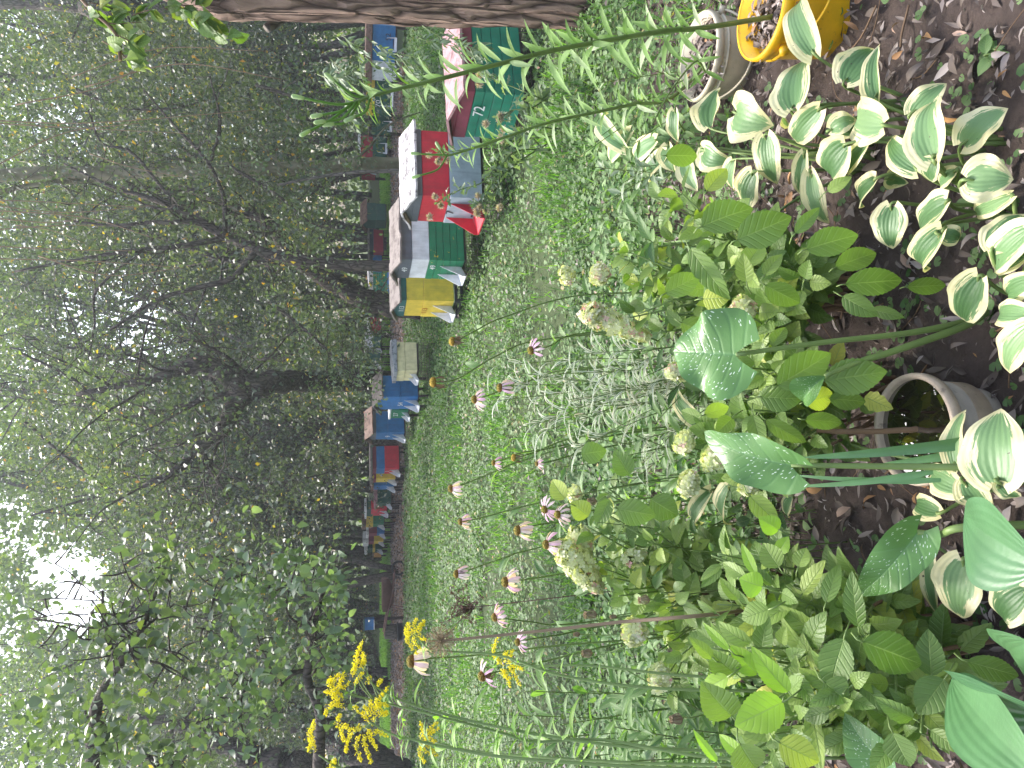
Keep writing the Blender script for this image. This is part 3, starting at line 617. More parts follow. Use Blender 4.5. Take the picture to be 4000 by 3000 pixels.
hive('very dark green hive in the shade right of number 70', 493, 21, 4, 74, -50, [(1452, 'dgreen'), (1475, 'dgreen'), 1526], 'frame_dark', 'flat', 1440, 'legs', 'white')
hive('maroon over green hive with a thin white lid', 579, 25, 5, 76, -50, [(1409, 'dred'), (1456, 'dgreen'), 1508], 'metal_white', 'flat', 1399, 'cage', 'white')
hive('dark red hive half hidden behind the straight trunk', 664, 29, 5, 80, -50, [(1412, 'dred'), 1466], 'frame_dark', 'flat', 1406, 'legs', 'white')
hive('dark green hive with a wide brown gable roof', 862, 26, 62, 32, 66, [(1432, 'dgreen'), (1470, 'dgreen'), 1507], 'felt_brown', 'gable', 1408, 'cage', None, [], .1)
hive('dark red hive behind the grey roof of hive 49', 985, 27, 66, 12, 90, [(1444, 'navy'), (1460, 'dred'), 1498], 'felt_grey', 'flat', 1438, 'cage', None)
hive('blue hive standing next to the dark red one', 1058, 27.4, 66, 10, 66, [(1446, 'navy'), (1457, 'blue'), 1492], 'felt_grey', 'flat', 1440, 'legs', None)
hive('green hive with plank walls and a stained grey roof', 1140, 20.5, 66, 10, 76, [(1458, 'midgreen'), (1471, 'plank'), (1513, 'lblue'), 1530], 'felt_white', 'shed', 1436, 'legs', None, [], .07, planks=1)
hive('red hive in the gap beside the leaning trunk', 1292, 26, 60, 26, 52, [(1446, 'dred'), 1489], 'metal_white', 'flat', 1436, 'legs', 'white', [('23', 1456, .5, .13, 'white')])
hive('white over green hive next to the red one', 1357, 25.5, 70, 12, 56, [(1434, 'white'), (1458, 'dgreen'), 1489], 'metal_white', 'shed', 1418, 'legs', 'white')
hive('dark green hive hidden behind leaves and the cream hive', 1418, 25, 70, 10, 40, [(1432, 'dgreen'), 1486], 'frame_dark', 'flat', 1424, 'legs', 'white')

# small blue hive on two legs, far left
q = ptY(1470, 2434, 21.0); t = thing('beehive', 'tiny blue hive raised on thin legs left of the barrow', 'beehive', (q[0], q[1], 0), 'beehives under the trees', .1, True)
z0, z1 = zat(1462, 21), zat(1425, 21)
boxobj('hive_box', (0, 0, (z0+z1)/2), (.14, .14, (z1-z0)/2), HM['blue'], t); boxobj('roof', (0, 0, z1+.014), (.16, .16, .012), HM['teal'], t)
boxobj('landing_board', (0, -.19, z0+.01), (.12, .05, .01), HM['metal_white'], t)
for sx in (-.1, .1):
    for sy in (-.1, .1): boxobj('leg', (sx, sy, z0/2), (.018, .018, z0/2-.002), HM['frame_dark'], t, 0)
# wheelbarrow
q = ptY(1540, 2320, 20.5); t = thing('wheelbarrow', 'old brown wheelbarrow parked on the mulch path', 'wheelbarrow', (q[0], q[1], 0), None, math.radians(8), True)
HM['rust'] = plain('rusty_metal', (.22, .12, .10), .6, .4, .4)
mb = MB(); n = 14; rows = [(-.42, .22, .30), (-.20, .34, .34), (.15, .36, .36), (.42, .30, .34)]
V = []
for (lx, hw, _) in rows: 
    for k in range(9): a = math.pi*k/8; V.append((lx+.10*math.cos(a)*0, -hw*math.cos(a), .62-.30*math.sin(a)*(1 if abs(lx) < .4 else .55)))
Q = [];
for i in range(3):
    for k in range(8): a = i*9+k; Q.append((a, a+1, a+10, a+9))
V = np.array(V)[:, [0, 1, 2]]; V2 = V*np.array([.97, .96, 1])+[0, 0, .012]; nV = len(V)
ends = [(0*9+k) for k in range(9)], [(27+k) for k in range(9)]
Q += [tuple(nV+i for i in f[::-1]) for f in Q]; Q.append(tuple(ends[0])); Q.append(tuple(ends[1][::-1]))
mb.add(np.vstack([V, V2]), Q); mb.build('tray', HM['rust'], t)
for s_ in (-1, 1):
    mb = MB(); mb.tube(smooth_path([(.62, s_*.08, .30), (.1, s_*.24, .36), (-.45, s_*.27, .50), (-1.0, s_*.28, .60)], 5), .02, 6); mb.build('handle', HM['rust'], t)
    mb = MB(); mb.tube(smooth_path([(-.30, s_*.25, .44), (-.40, s_*.26, .0)], 3), .016, 6); mb.build('leg', HM['rust'], t)
mb = MB(); a = np.linspace(0, 2*np.pi, 19); mb.tube([(.66+.17*math.cos(k), 0, .19+.17*math.sin(k)) for k in a], .028, 7, cap=False)
w_ = mb.build('wheel', HM['crate_black'], t)
mb = MB()
for k in range(6): mb.bar((.66, 0, .19), (.66+.16*math.cos(k*1.047), 0, .19+.16*math.sin(k*1.047)), .006)
mb.bar((.66, -.1, .19), (.66, .1, .19), .015); mb.build('rim', HM['rust'], w_)
# log stump on an upturned dark tub
q = ptY(1552, 2469, 20.2); t = thing('tub', 'dark round tub standing on the mulch path', 'tub', (q[0], q[1], 0))
def lathe(prof, k=24, cx=0, cy=0, wob=0.0):
    P = np.array(prof, float); a = np.linspace(0, 2*np.pi, k, endpoint=False); n = len(P)
    V = np.stack([cx+P[:, :1]*np.cos(a)*(1+wob*np.sin(3*a)), cy+P[:, :1]*np.sin(a)*(1+wob*np.sin(3*a)), np.repeat(P[:, 1:], k, 1)], -1).reshape(-1, 3)
    i = np.arange(n-1)[:, None]*k; j = np.arange(k)[None]; j2 = (j+1) % k
    return V, np.stack([i+j, i+j2, i+k+j2, i+k+j], -1).reshape(-1, 4)
V, F = lathe([(0, .002), (.26, .002), (.26, .05), (.22, .07), (.22, .22), (.25, .235), (.25, .26), (.22, .26), (.21, .24), (0, .24)]); V = V+np.array([q[0], q[1], 0]); mb = MB(); mb.add(V, F); mb.build('tub_body', HM['crate_black'], t)
mb = MB(); V, F = lathe([(0, .262), (.17, .262), (.175, .3), (.16, .56), (.15, .58), (0, .58)], 16, wob=.05); mb.add(V+np.array([q[0], q[1], 0]), F); o = mb.build('log_stump', M['bark_grey']); tag(o, 'short grey log standing upright on the dark tub', 'log')
# ------------------------------------------------------------------ trees
M['bough'] = leafmat('bough_leaf', [(0, (.065, .10, .055)), (.5, (.11, .155, .09)), (.85, (.17, .22, .12)), (1, (.26, .32, .08))], .45, .34, spec=.6, tint=1.4)
GAPS = [(290, 2320, 140, 210, .95), (40, 2030, 60, 120, .7), (130, 2170, 70, 90, .5), (390, 1230, 230, 130, .45), (620, 1350, 130, 120, .5), (250, 470, 170, 90, .35), (400, 820, 120, 80, .3), (60, 80, 120, 90, .5), (180, 650, 90, 50, .5), (560, 1180, 120, 80, .5)]
def open_sky(P, jitter=1.0):
    """keep-mask: the canopy has an opening up towards the left and smaller gaps elsewhere"""
    q = P-CC; d = np.maximum(q@FW, .1); x = 2000+FPX*(q@DN)/d; y = 1500-FPX*(q@RT)/d; keep = np.ones(len(P), bool)
    jx = 60*np.sin(P[:, 0]*2.1+P[:, 2]*1.3)*jitter; jy = 60*np.sin(P[:, 2]*1.7-P[:, 0]*1.1)*jitter
    for gx, gy, rx, ry, pr in GAPS:
        keep &= ~((((x+jx-gx)/rx)**2+((y+jy-gy)/ry)**2 < 1) & (rng.random(len(P)) < pr))
    return keep
def grow(base, d, L, r0, r1, bend=.25, n=5, droop=0.0):
    P = [np.array(base, float)]; d = unit(d); 
    for k in range(n):
        d = unit(d+rng.normal(0, bend, 3)*np.array([1, 1, .5])-np.array([0, 0, droop])); P.append(P[-1]+d*L/n)
    return smooth_path(P, 3), d
def in_gap(P):
    x, y, d = proj(np.asarray(P)); return d > 0 and any(((x-gx)/(rx*1.1))**2+((y-gy)/(ry*1.1))**2 < 1 for gx, gy, rx, ry, pr in GAPS[:3])
def crownleaves(C, per, rad, L, colour_shift=0.0, fine=False, flat=.8, name='crown', mat='canopy', parent=None, down=.35, cull=True, lean=None):
    C = np.array(C); k = open_sky(C) if cull else np.ones(len(C), bool); C = C[k]
    n = len(C)*per; cid = np.repeat(np.arange(len(C)), per); th = rng.uniform(0, 6.28, len(C))[cid]; g1 = rng.normal(0, 1, n)*rad*1.5; g2 = rng.normal(0, 1, n)*rad*.7; g3 = rng.normal(0, 1, n)*rad*.38; P = C[cid]+np.stack([g1*np.cos(th)-g2*np.sin(th), g1*np.sin(th)+g2*np.cos(th), g3-np.abs(g1)*.3], 1)
    if cull: kk = open_sky(P, 1.0) | (rng.random(n) < .06); P = P[kk]; cid = cid[kk]; n = len(P)
    P = P[P[:, 2] > .5]; n = len(P); cid = cid[:n]
    D = rng.normal(0, 1, (n, 3)); D[:, 2] -= down*1.4
    N = rng.normal(0, .55, (n, 3)); N[:, 2] += .9
    cs = rng.normal(0, .10, len(C))[cid] if len(C) else 0
    r = np.clip(rng.beta(2, 2.2, n)*.85+cs+colour_shift, .01, .95); s = rng.random(n) < .018; r[s] = rng.uniform(.96, 1, s.sum())
    mb = MB(); Ls = L*rng.uniform(.6, 1.35, n); (leaves(mb, P, P+unit(D)*Ls[:, None], unit(N), Ls*.66, pf_ovate, 4, 2, rng.uniform(-.05, .18, n), .3, .05, rnd=r) if fine else quadleaves(mb, P, D, unit(N), Ls, Ls*.62, r, fold=.2))
    return mb.build(name, M[mat], parent)
def forest_tree(label, x, Y, h, nst, spread, per=60, rad=.42, L=.085, mat='canopy', bark='bark_dark', r0=.09, shift=0.0, low=.28, group='trees of the wood', name='tree', nb=9, fill=40):
    t = thing(name, label, 'tree', (x, Y, 0), group); C = []; tb = MB(); lb = MB()
    for s in range(nst):
        a = rng.uniform(0, 6.28); b = np.array([x+.15*math.cos(a)*(nst > 1), Y+.15*math.sin(a)*(nst > 1), -.03]); lean = spread*rng.uniform(.1, .42)*(1 if nst > 1 else .4)
        P, _ = grow(b, (math.cos(a)*lean, math.sin(a)*lean, 1), h*rng.uniform(.75, 1), 0, 0, .10, 6)
        cut = next((i for i in range(len(P)) if in_gap(P[i])), len(P)); P = P[:max(cut, 8)]; rr = r0*rng.uniform(.7, 1.15); R = np.linspace(rr*1.15, rr*.25, len(P)); tb.tube(P, R, 7)
        for k in range(nb):
            if len(P) < 6: break
            i = int(len(P)*rng.uniform(low*.8, .97)); bl = h*rng.uniform(.12, .26)*spread; aa = rng.uniform(0, 6.28)
            Q, _ = grow(P[i], (math.cos(aa), math.sin(aa), rng.uniform(.1, .9)), bl, 0, 0, .22, 4, .04)
            if any(in_gap(q) for q in Q[::3]): continue
            lb.tube(Q, np.linspace(R[i]*.62, .012, len(Q)), 5)
            for m_ in range(3):
                j = rng.integers(3, len(Q)); Q2, _ = grow(Q[j], rng.normal(0, 1, 3)+[0, 0, .3], bl*.45, 0, 0, .3, 3, .06); lb.tube(Q2, np.linspace(.02, .006, len(Q2)), 4); C += [Q2[-1], Q2[len(Q2)//2]]
            C += [Q[-1], Q[int(len(Q)*.66)]]
    for k in range(fill):
        a = rng.uniform(0, 6.28); q = rng.uniform(.3, 1)**.5*spread*h*.30; C.append((x+q*math.cos(a), Y+q*math.sin(a), h*rng.uniform(low, 1.02)))
    tb.build('trunk', M[bark], t)
    if lb.V: lb.build('limbs', M[bark], t)
    crownleaves(C, per, rad, L, shift, mat=mat, parent=t); return t
def pathtree(label, stems, name='tree', bark='bark_dark', k=12, group=None, crown=None, rough=.0, nb=10, blen=1.6, per=70, rad=.4, L=.07, mat='canopy', cat='tree', shift=0, cull=True, fine=False):
    """stems: lists of (x, y, depth, radius) picture points; the first one is the trunk"""
    P0 = [pt(*s[:3]) for s in stems[0]]; base = min(P0, key=lambda p: p[2]).copy()
    t = thing(name, label, cat, (base[0], base[1], 0), group); C = []
    for si, s in enumerate(stems):
        P = smooth_path([pt(*q[:3]) for q in s], 6); R = np.interp(np.linspace(0, 1, len(P)), np.linspace(0, 1, len(s)), [q[3] for q in s])
        P = P+rng.normal(0, .12, P.shape)*R[:, None]; V, F, tt = tube(P, R, k)
        if rough > 0:
            a = np.arange(len(V)); V = V+rng.normal(0, rough, V.shape)
        mb = MB(); mb.add(V, F); mb.build('trunk' if si == 0 else 'limb', M[bark], t)
        if nb:
            lb = MB()
            for q in range(nb):
                i = rng.integers(int(len(P)*.3), len(P)); d = rng.normal(0, 1, 3)+[0, -.2, .5]; Q, _ = grow(P[i], d, blen*rng.uniform(.5, 1.2), 0, 0, .25, 4, .03); lb.tube(Q, np.linspace(min(.03, R[i]*.5), .005, len(Q)), 5)
                for m_ in range(4):
                    j = rng.integers(2, len(Q)); Q2, _ = grow(Q[j], rng.normal(0, 1, 3), blen*.4, 0, 0, .3, 3, .05); lb.tube(Q2, np.linspace(.009, .003, len(Q2)), 4); C += [Q2[-1]]
                C += [Q[-1]]
            lb.build('twigs', M[bark], t)
    if crown:
        for (x, y, d, rx, ry, n) in crown:
            a = rng.uniform(0, 6.28, n); q = rng.random(n)**.5
            for i in range(n): C.append(pt(x+rx*q[i]*math.cos(a[i]), y+ry*q[i]*math.sin(a[i]), d+rng.uniform(-.8, .8)))
    if C: crownleaves(C, per, rad, L, shift, fine=fine, mat=mat, parent=t, cull=cull)
    return t
# --- the big rough-barked trunk at the right edge
b = gz(2290, -75); cx, cy_ = b[0], b[1]; t = thing('old_tree', 'big old tree with rough reddish bark at the right edge', 'tree', (cx, cy_, 0), None)
zs = np.linspace(-.05, 6.5, 90); k = 64; a = np.linspace(0, 2*np.pi, k, endpoint=False); V = []
for z in zs:
    q = ptY(2290, -75, cy_); rad = .30*(1+.08*math.exp(-z*6.0))-.004*z+.02*math.exp(-((z-2.5)/.25)**2)
    lx = cx-.085*min(z, 2.35)+max(0, z-2.35)*.30+.02
    ang = a; rr = rad*(1+.035*np.sin(ang*5+z*1.3)+.03*np.sin(ang*11-z*2.1+np.sin(z*3))+.022*np.sin(ang*23+4*np.sin(z*2.3))+.02*np.sin(ang*37+5*np.sin(z*4.1)))+rng.normal(0, .0035, k)
    V.append(np.stack([lx+rr*np.cos(ang), cy_+rr*np.sin(ang), np.full(k, z)], 1))
V = np.array(V).reshape(-1, 3); i = np.arange(len(zs)-1)[:, None]*k; j = np.arange(k)[None]; j2 = (j+1) % k
mb = MB(); mb.add(V, np.stack([i+j, i+j2, i+k+j2, i+k+j], -1).reshape(-1, 4)); mb.build('trunk', M['bark_red'], t)
e = pt(1110, 75, 5.05); mb = MB(); P = smooth_path([e+[.18, 0, -.12], e+[.05, 0, -.02], e+[-.02, 0, .05], pt(1040, 112, 5.0)], 5); mb.tube(P, [.075, .055, .04, .035, .028], 12); mb.build('branch_stub', M['bark_grey'], t)
def sprays(mb, starts, dirn, length, npair, Lf, wf, hang=.3, mbst=None, prof=pf_ovate, n2=2):
    B = []; T = []; N = []; Ws = []
    for s_ in starts:
        d = unit(np.array(dirn)+rng.normal(0, .3, 3)); P, _ = grow(s_, d, length*rng.uniform(.7, 1.3), 0, 0, .12, 4, hang*.25)
        if mbst is not None: mbst.tube(P, np.linspace(.004, .0015, len(P)), 4)
        for q in range(npair*2):
            f = rng.uniform(.12, 1); i = int(f*(len(P)-1)); ax = unit(P[min(i+1, len(P)-1)]-P[max(i-1, 0)]+1e-6); sd_ = unit(np.cross(ax, [0, 0, 1]))*(1 if q % 2 else -1)
            dd = unit(ax*.5+sd_*.9+np.array([0, 0, -hang])+rng.normal(0, .2, 3)); l = Lf*rng.uniform(.6, 1.2)
            B.append(P[i]); T.append(P[i]+dd*l); N.append(unit(np.array([0, -.35, 1])+rng.normal(0, .35, 3))); Ws.append(l*wf)
    leaves(mb, B, T, N, Ws, prof, 4, n2, rng.uniform(-.05, .2, len(B)), .3)
for x, y in [(1310, 170), (1290, 260), (1400, 150), (1450, 180), (1500, 200), (1330, 330), (1560, 215), (1250, 300), (1620, 110), (1720, 100), (1790, 150), (1830, 190)]:
    for _ in range(2):
        mb = MB(); ms = MB(); sprays(mb, [pt(x+rng.normal(0, 25), y+rng.normal(0, 22), 4.6+rng.uniform(-.3, .3))], (-.5, -.1, -.5), .26, 9, .065, .26, .6, ms, pf_lance)
        q = ms.build('side_shoot', M['stem'], t); mb.build('shoot_leaves', M['pale_leaf'], q)
# --- overhanging bright leaves at the upper right
t = thing('overhanging_branch', 'bright green toothed leaves hanging in from the upper right', 'branch', pt(300, -60, 4.2), None)
mb = MB(); ms = MB(); st = [(380, 40), (420, 90), (450, 130), (400, 160), (330, 30), (520, 60), (640, 30), (700, 30), (690, 10), (740, 60), (780, 40), (770, 90), (470, 200), (350, 10)]
sprays(mb, [pt(x, y, 4.2) for x, y in st], (-.35, 0, -.5), .17, 5, .105, .62, .7, ms); mb.build('leaves', M['hydr'], t)
ms.tube(smooth_path([pt(200, -160, 4.3), pt(330, 10, 4.2), pt(450, 130, 4.2), pt(470, 235, 4.2)], 5), .01, 5); ms.tube(smooth_path([pt(560, -160, 4.3), pt(690, 20, 4.2), pt(760, 60, 4.2), pt(800, 110, 4.2)], 5), .01, 5); ms.build('twigs', M['brown_stem'], t)
# --- straight smooth trunk behind hive 7
pathtree('straight smooth trunk rising behind the number 7 hive', [[(1700, 640, 14, .16), (1560, 645, 14, .14), (1200, 656, 14, .135), (600, 668, 14.1, .125), (0, 683, 14.3, .12), (-500, 690, 14.5, .10)], [(640, 672, 14.1, .05), (400, 700, 14.3, .05), (150, 720, 14.4, .045), (-100, 770, 14.6, .04)]], bark='bark_smooth', nb=7, blen=1.8, L=.075, per=50,
         crown=[(0, 450, 13.5, 160, 220, 16), (520, 480, 14.5, 260, 150, 26), (980, 520, 14.5, 230, 110, 18), (1130, 800, 13, 80, 120, 10), (880, 720, 13.2, 120, 70, 10)], name='straight_tree')
pathtree('thin brown pole leaning beside the straight trunk', [[(1600, 665, 12.5, .035), (1400, 672, 12.5, .03), (1250, 690, 12.5, .028), (1085, 722, 12.5, .022)]], name='leaning_pole', nb=0, cat='pole', bark='bark_grey', k=8)
# --- dark leaning tree over hive 113
pathtree('dark leaning trunk bending over the yellow hive', [[(1650, 1195, 14.6, .25), (1520, 1190, 14.6, .22), (1400, 1155, 14.5, .20), (1266, 1080, 14.4, .18), (1130, 990, 14.3, .15), (1060, 880, 14.2, .11), (900, 800, 14.1, .08), (700, 730, 14, .05)], [(1180, 1030, 16, .09), (1040, 1030, 16, .07), (860, 1010, 16, .06), (640, 930, 16, .05), (420, 870, 16, .03)],
          [(840, 905, 15.8, .10), (740, 800, 15.8, .085), (600, 740, 15.8, .07), (470, 725, 15.8, .05)], [(900, 900, 15.9, .08), (870, 690, 16, .07), (740, 600, 16, .05)]], nb=8, blen=1.6, per=45, L=.085,
         crown=[(1130, 820, 15.0, 120, 200, 30), (1230, 1350, 14.8, 90, 120, 22), (900, 700, 15.2, 90, 120, 12), (1330, 1350, 14.5, 60, 70, 10), (300, 900, 15.8, 200, 160, 20)], name='leaning_tree', shift=.12)
pathtree('second dark trunk leaning the other way by the red hive', [[(1650, 1160, 17.5, .22), (1440, 1200, 17.5, .19), (1360, 1262, 17.4, .17), (1290, 1320, 17.2, .14), (1200, 1370, 17, .10), (1000, 1400, 17, .06)]], nb=8, blen=1.6, per=60, L=.085, crown=[(1080, 1300, 16, 120, 140, 16)], name='leaning_tree')
pathtree('tree of many dark arching limbs spreading behind the leaning trunk', [[(1730, 1048, 13.2, .11), (1560, 1042, 13.2, .10), (1300, 1030, 13.2, .095), (1080, 1000, 13, .09), (900, 930, 13, .085), (830, 895, 12.9, .08), (700, 820, 12.8, .06), (560, 765, 12.8, .045), (440, 730, 12.8, .03), (250, 640, 12.8, .018)],
          [(840, 900, 12.9, .05), (760, 870, 12.8, .045), (600, 868, 12.8, .035), (450, 880, 12.8, .025), (250, 860, 12.8, .015)], [(880, 930, 13, .055), (720, 960, 12.8, .045), (560, 975, 12.8, .038), (380, 1000, 12.8, .03), (60, 1060, 12.8, .018)],
          [(1000, 980, 13, .06), (900, 1090, 12.9, .05), (780, 1120, 12.8, .042), (600, 1180, 12.8, .032), (430, 1290, 12.8, .02)], [(880, 920, 12.9, .045), (870, 760, 12.8, .035), (800, 620, 12.8, .03), (690, 500, 12.8, .022), (560, 350, 12.8, .014)], [(820, 640, 12.8, .03), (860, 480, 12.8, .022), (820, 300, 12.8, .013)], [(700, 820, 12.8, .03), (520, 600, 12.8, .025), (400, 560, 12.8, .02), (345, 430, 12.8, .012)],
          [(560, 975, 12.8, .022), (380, 1130, 12.8, .022), (370, 1270, 12.8, .018), (345, 1400, 12.8, .012)]], nb=3, blen=1.3, per=16, rad=.3, L=.075, name='many_limbed_tree')
# --- tree forking into two heavy limbs, centre
pathtree('dark tree forking low into two heavy limbs', [[(1640, 1490, 18.6, .27), (1480, 1488, 18, .25), (1330, 1488, 16.5, .22), (1180, 1490, 15, .20), (1050, 1500, 13.8, .21), (960, 1520, 13.6, .23), (900, 1480, 13.5, .17), (820, 1430, 13.4, .15), (730, 1432, 13.3, .13), (640, 1470, 13.3, .09), (500, 1500, 13.3, .06), (300, 1540, 13.3, .04)],
          [(965, 1515, 13.6, .18), (900, 1620, 13.4, .15), (860, 1690, 13.3, .14), (770, 1745, 13.2, .11), (700, 1830, 13.1, .08), (560, 1900, 13, .04)], [(950, 1515, 13.6, .08), (800, 1560, 13.5, .05), (650, 1600, 13.4, .03), (450, 1640, 13.4, .02)], [(780, 1720, 13.2, .05), (820, 1830, 13.1, .04), (900, 1950, 13, .02)], [(1000, 1500, 13.8, .05), (880, 1390, 13.6, .03), (760, 1330, 13.5, .02)]],
         nb=9, blen=2.0, per=20, L=.085, crown=[(330, 1780, 16.5, 200, 260, 50), (330, 1480, 17, 200, 220, 22), (1190, 1530, 15.6, 110, 50, 12), (1320, 1500, 15, 60, 60, 7), (1180, 1950, 17, 140, 120, 16)], name='forked_tree', shift=.02)
pathtree('slim trunk with bare side shoots left of the forked tree', [[(1590, 1620, 22, .13), (1400, 1612, 22, .12), (1300, 1640, 22, .10), (1100, 1660, 22, .07), (900, 1640, 22, .05)], [(1450, 1640, 22, .05), (1250, 1780, 22, .03), (1100, 1900, 22, .02)]], nb=16, blen=2.6, per=30, L=.1, name='slim_tree')
pathtree('bent dark trunk beside the brown roofed blue hive', [[(1600, 1730, 23, .13), (1420, 1735, 23, .12), (1250, 1700, 23, .10), (1050, 1720, 23, .07)], [(1500, 1770, 20, .03), (1400, 1790, 20, .03), (1310, 1880, 20, .02)]], nb=14, blen=2.6, per=30, L=.1, name='bent_tree')
# --- drooping leafy boughs in front of the dark trunks
def bough(label, path, d, n, per, L, mat, rad=.16, shift=.1):
    P = smooth_path([pt(x, y, d) for x, y in path], 8); t = thing('leafy_bough', label, 'bough', P[0], 'drooping boughs between the trees'); mb = MB(); mb.tube(P, [.035, .02, .008], 6); mb.build('limb', M['bark_dark'], t); C = []; tw = MB()
    for k in range(n):
        i = rng.integers(0, len(P)); e = P[i]+rng.normal(0, 1, 3)*[.42, .5, .28]-[0, 0, .15]; C.append(e); tw.tube(smooth_path([P[i], P[i]*.5+e*.5+[0, 0, .06], e], 3), [.008, .003], 4)
    tw.build('twigs', M['bark_dark'], t); crownleaves(C, per, rad, L, shift, mat=mat, parent=t, down=.5, name='leaves')
bough('long grey green bough drooping past the leaning trunk to the cream hive', [(1080, 1200), (1160, 1260), (1250, 1340), (1320, 1410), (1400, 1480)], 13.2, 48, 26, .075, 'bough', .17)
bough('bough of grey green leaves hanging over the yellow hive', [(900, 650), (1080, 760), (1200, 860), (1290, 900)], 13.0, 34, 26, .075, 'bough', .17)
bough('bough with brighter yellow green leaves high in the middle', [(80, 1380), (300, 1490), (410, 1640), (440, 1780), (400, 1900)], 15.0, 44, 30, .10, 'bough', .2, .25)
bough('high shadowed bough right of the open sky', [(100, 1650), (300, 1820), (520, 1960), (700, 2020)], 15.5, 50, 34, .09, 'canopy', .2)
bough('bough hanging low over the far blue hives', [(1000, 1900), (1120, 1880), (1230, 1860), (1300, 1840)], 16.0, 40, 30, .085, 'canopy', .18)
bough('bough of dark leaves beside the big old trunk', [(1000, 330), (1150, 380), (1260, 420), (1330, 400)], 12.5, 40, 30, .075, 'canopy_dark', .18)
bough('leafy bough at the upper right between the straight trunk and burr trunk', [(300, 350), (480, 420), (700, 420), (900, 350)], 13.5, 50, 30, .08, 'canopy', .2)
# --- near limbs and sprays at the left
pathtree('dark bough reaching in from the left, high up, with wide leaves', [[(420, 3260, 6.4, .075), (367, 3000, 6.3, .06), (372, 2850, 6.2, .055), (385, 2741, 6.1, .045), (455, 2614, 6, .035), (538, 2488, 6, .022), (610, 2310, 6, .012)], [(458, 2610, 6, .025), (430, 2520, 6, .02), (405, 2420, 6, .014), (400, 2310, 6, .008)], [(520, 2520, 6, .012), (570, 2450, 6, .01), (680, 2360, 6, .007)], [(560, 2950, 6.6, .02), (700, 3000, 6.8, .03), (800, 3100, 7, .04)]],
         nb=6, blen=.6, per=8, rad=.10, L=.085, mat='bough', fine=True, crown=[(200, 2800, 6, 170, 170, 22), (480, 2880, 6, 150, 110, 16), (330, 2920, 6.3, 200, 100, 14), (700, 2940, 6.5, 130, 70, 8)], name='lime_bough', cat='bough', k=10)
pathtree('lower drooping bough with pale leaf undersides at the left', [[(1234, 3100, 7, .06), (1250, 2804, 6.8, .045), (1202, 2660, 6.6, .038), (1210, 2560, 6.5, .035), (1222, 2440, 6.4, .025), (1270, 2298, 6.3, .014)], [(1205, 2620, 6.6, .02), (1000, 2640, 6.5, .014), (930, 2760, 6.5, .01)], [(1220, 2460, 6.4, .012), (1120, 2380, 6.3, .009), (1180, 2130, 6.2, .005)], [(900, 2480, 6.2, .012), (930, 2330, 6.2, .009), (950, 2200, 6.2, .006)]],
         nb=4, blen=.45, per=9, rad=.11, L=.08, fine=True, mat='pale_leaf', crown=[(940, 2370, 6.2, 50, 170, 17), (1110, 2240, 6.2, 90, 90, 13), (930, 2700, 6.4, 90, 150, 14), (1300, 2250, 6.2, 40, 60, 6), (1060, 2520, 6.4, 60, 110, 5), (780, 2850, 6.6, 80, 120, 6)], name='drooping_bough', cat='bough', k=10)
pathtree('thick dark trunk leaning away low at the left edge', [[(1575, 3060, 17.5, .42), (1400, 2930, 17.5, .38), (1250, 2845, 17.5, .34), (1110, 2785, 17.5, .30), (1010, 2760, 17.5, .24), (850, 2790, 17.5, .15), (600, 2900, 17.5, .09)], [(1500, 3130, 16, .40), (1170, 3010, 15, .32), (1000, 2960, 15, .27), (880, 2900, 15, .20), (700, 2830, 15, .12), (500, 2800, 15, .07)]], nb=10, blen=1.8, per=45, L=.085,
         crown=[(420, 2820, 15.8, 300, 150, 30), (950, 2870, 18.5, 260, 160, 34), (780, 2560, 16, 140, 110, 22), (650, 2500, 16, 130, 150, 14)], name='edge_tree', shift=.05)
pathtree('bundle of thin grey stems slanting up at the left behind the path', [[(1520, 2690, 28, .15), (1490, 2680, 28, .14), (1400, 2600, 27, .12), (1290, 2500, 26, .09), (1100, 2420, 26, .06)], [(1490, 2690, 28, .11), (1380, 2560, 27, .09), (1240, 2420, 26, .06), (1100, 2250, 26, .04)], [(1500, 2690, 28, .11), (1300, 2720, 27, .08), (1100, 2760, 26, .05)], [(1500, 2700, 28, .09), (1450, 2500, 27, .08), (1370, 2380, 26, .06), (1280, 2200, 26, .03)]],
         nb=10, blen=2.0, per=60, L=.085, bark='bark_grey', crown=[(1100, 2500, 16, 200, 260, 44), (900, 2250, 16, 200, 180, 30), (1250, 2750, 15, 140, 170, 22)], name='multi_stem_tree')
pathtree('pale trunk at the top right corner with a dark burr', [[(1700, 60, 17, .16), (1000, 25, 17, .15), (420, 20, 17, .15), (0, 10, 17, .13), (-400, 0, 17, .11)], [(320, 20, 17, .12), (370, 30, 16.8, .26), (480, 20, 16.8, .3), (520, 10, 16.8, .2)]], nb=8, blen=2, per=60, L=.085, bark='bark_grey', crown=[(150, 250, 16, 260, 200, 26), (620, 260, 16, 230, 240, 44), (950, 400, 16, 180, 220, 40)], name='burr_tree', shift=.1)
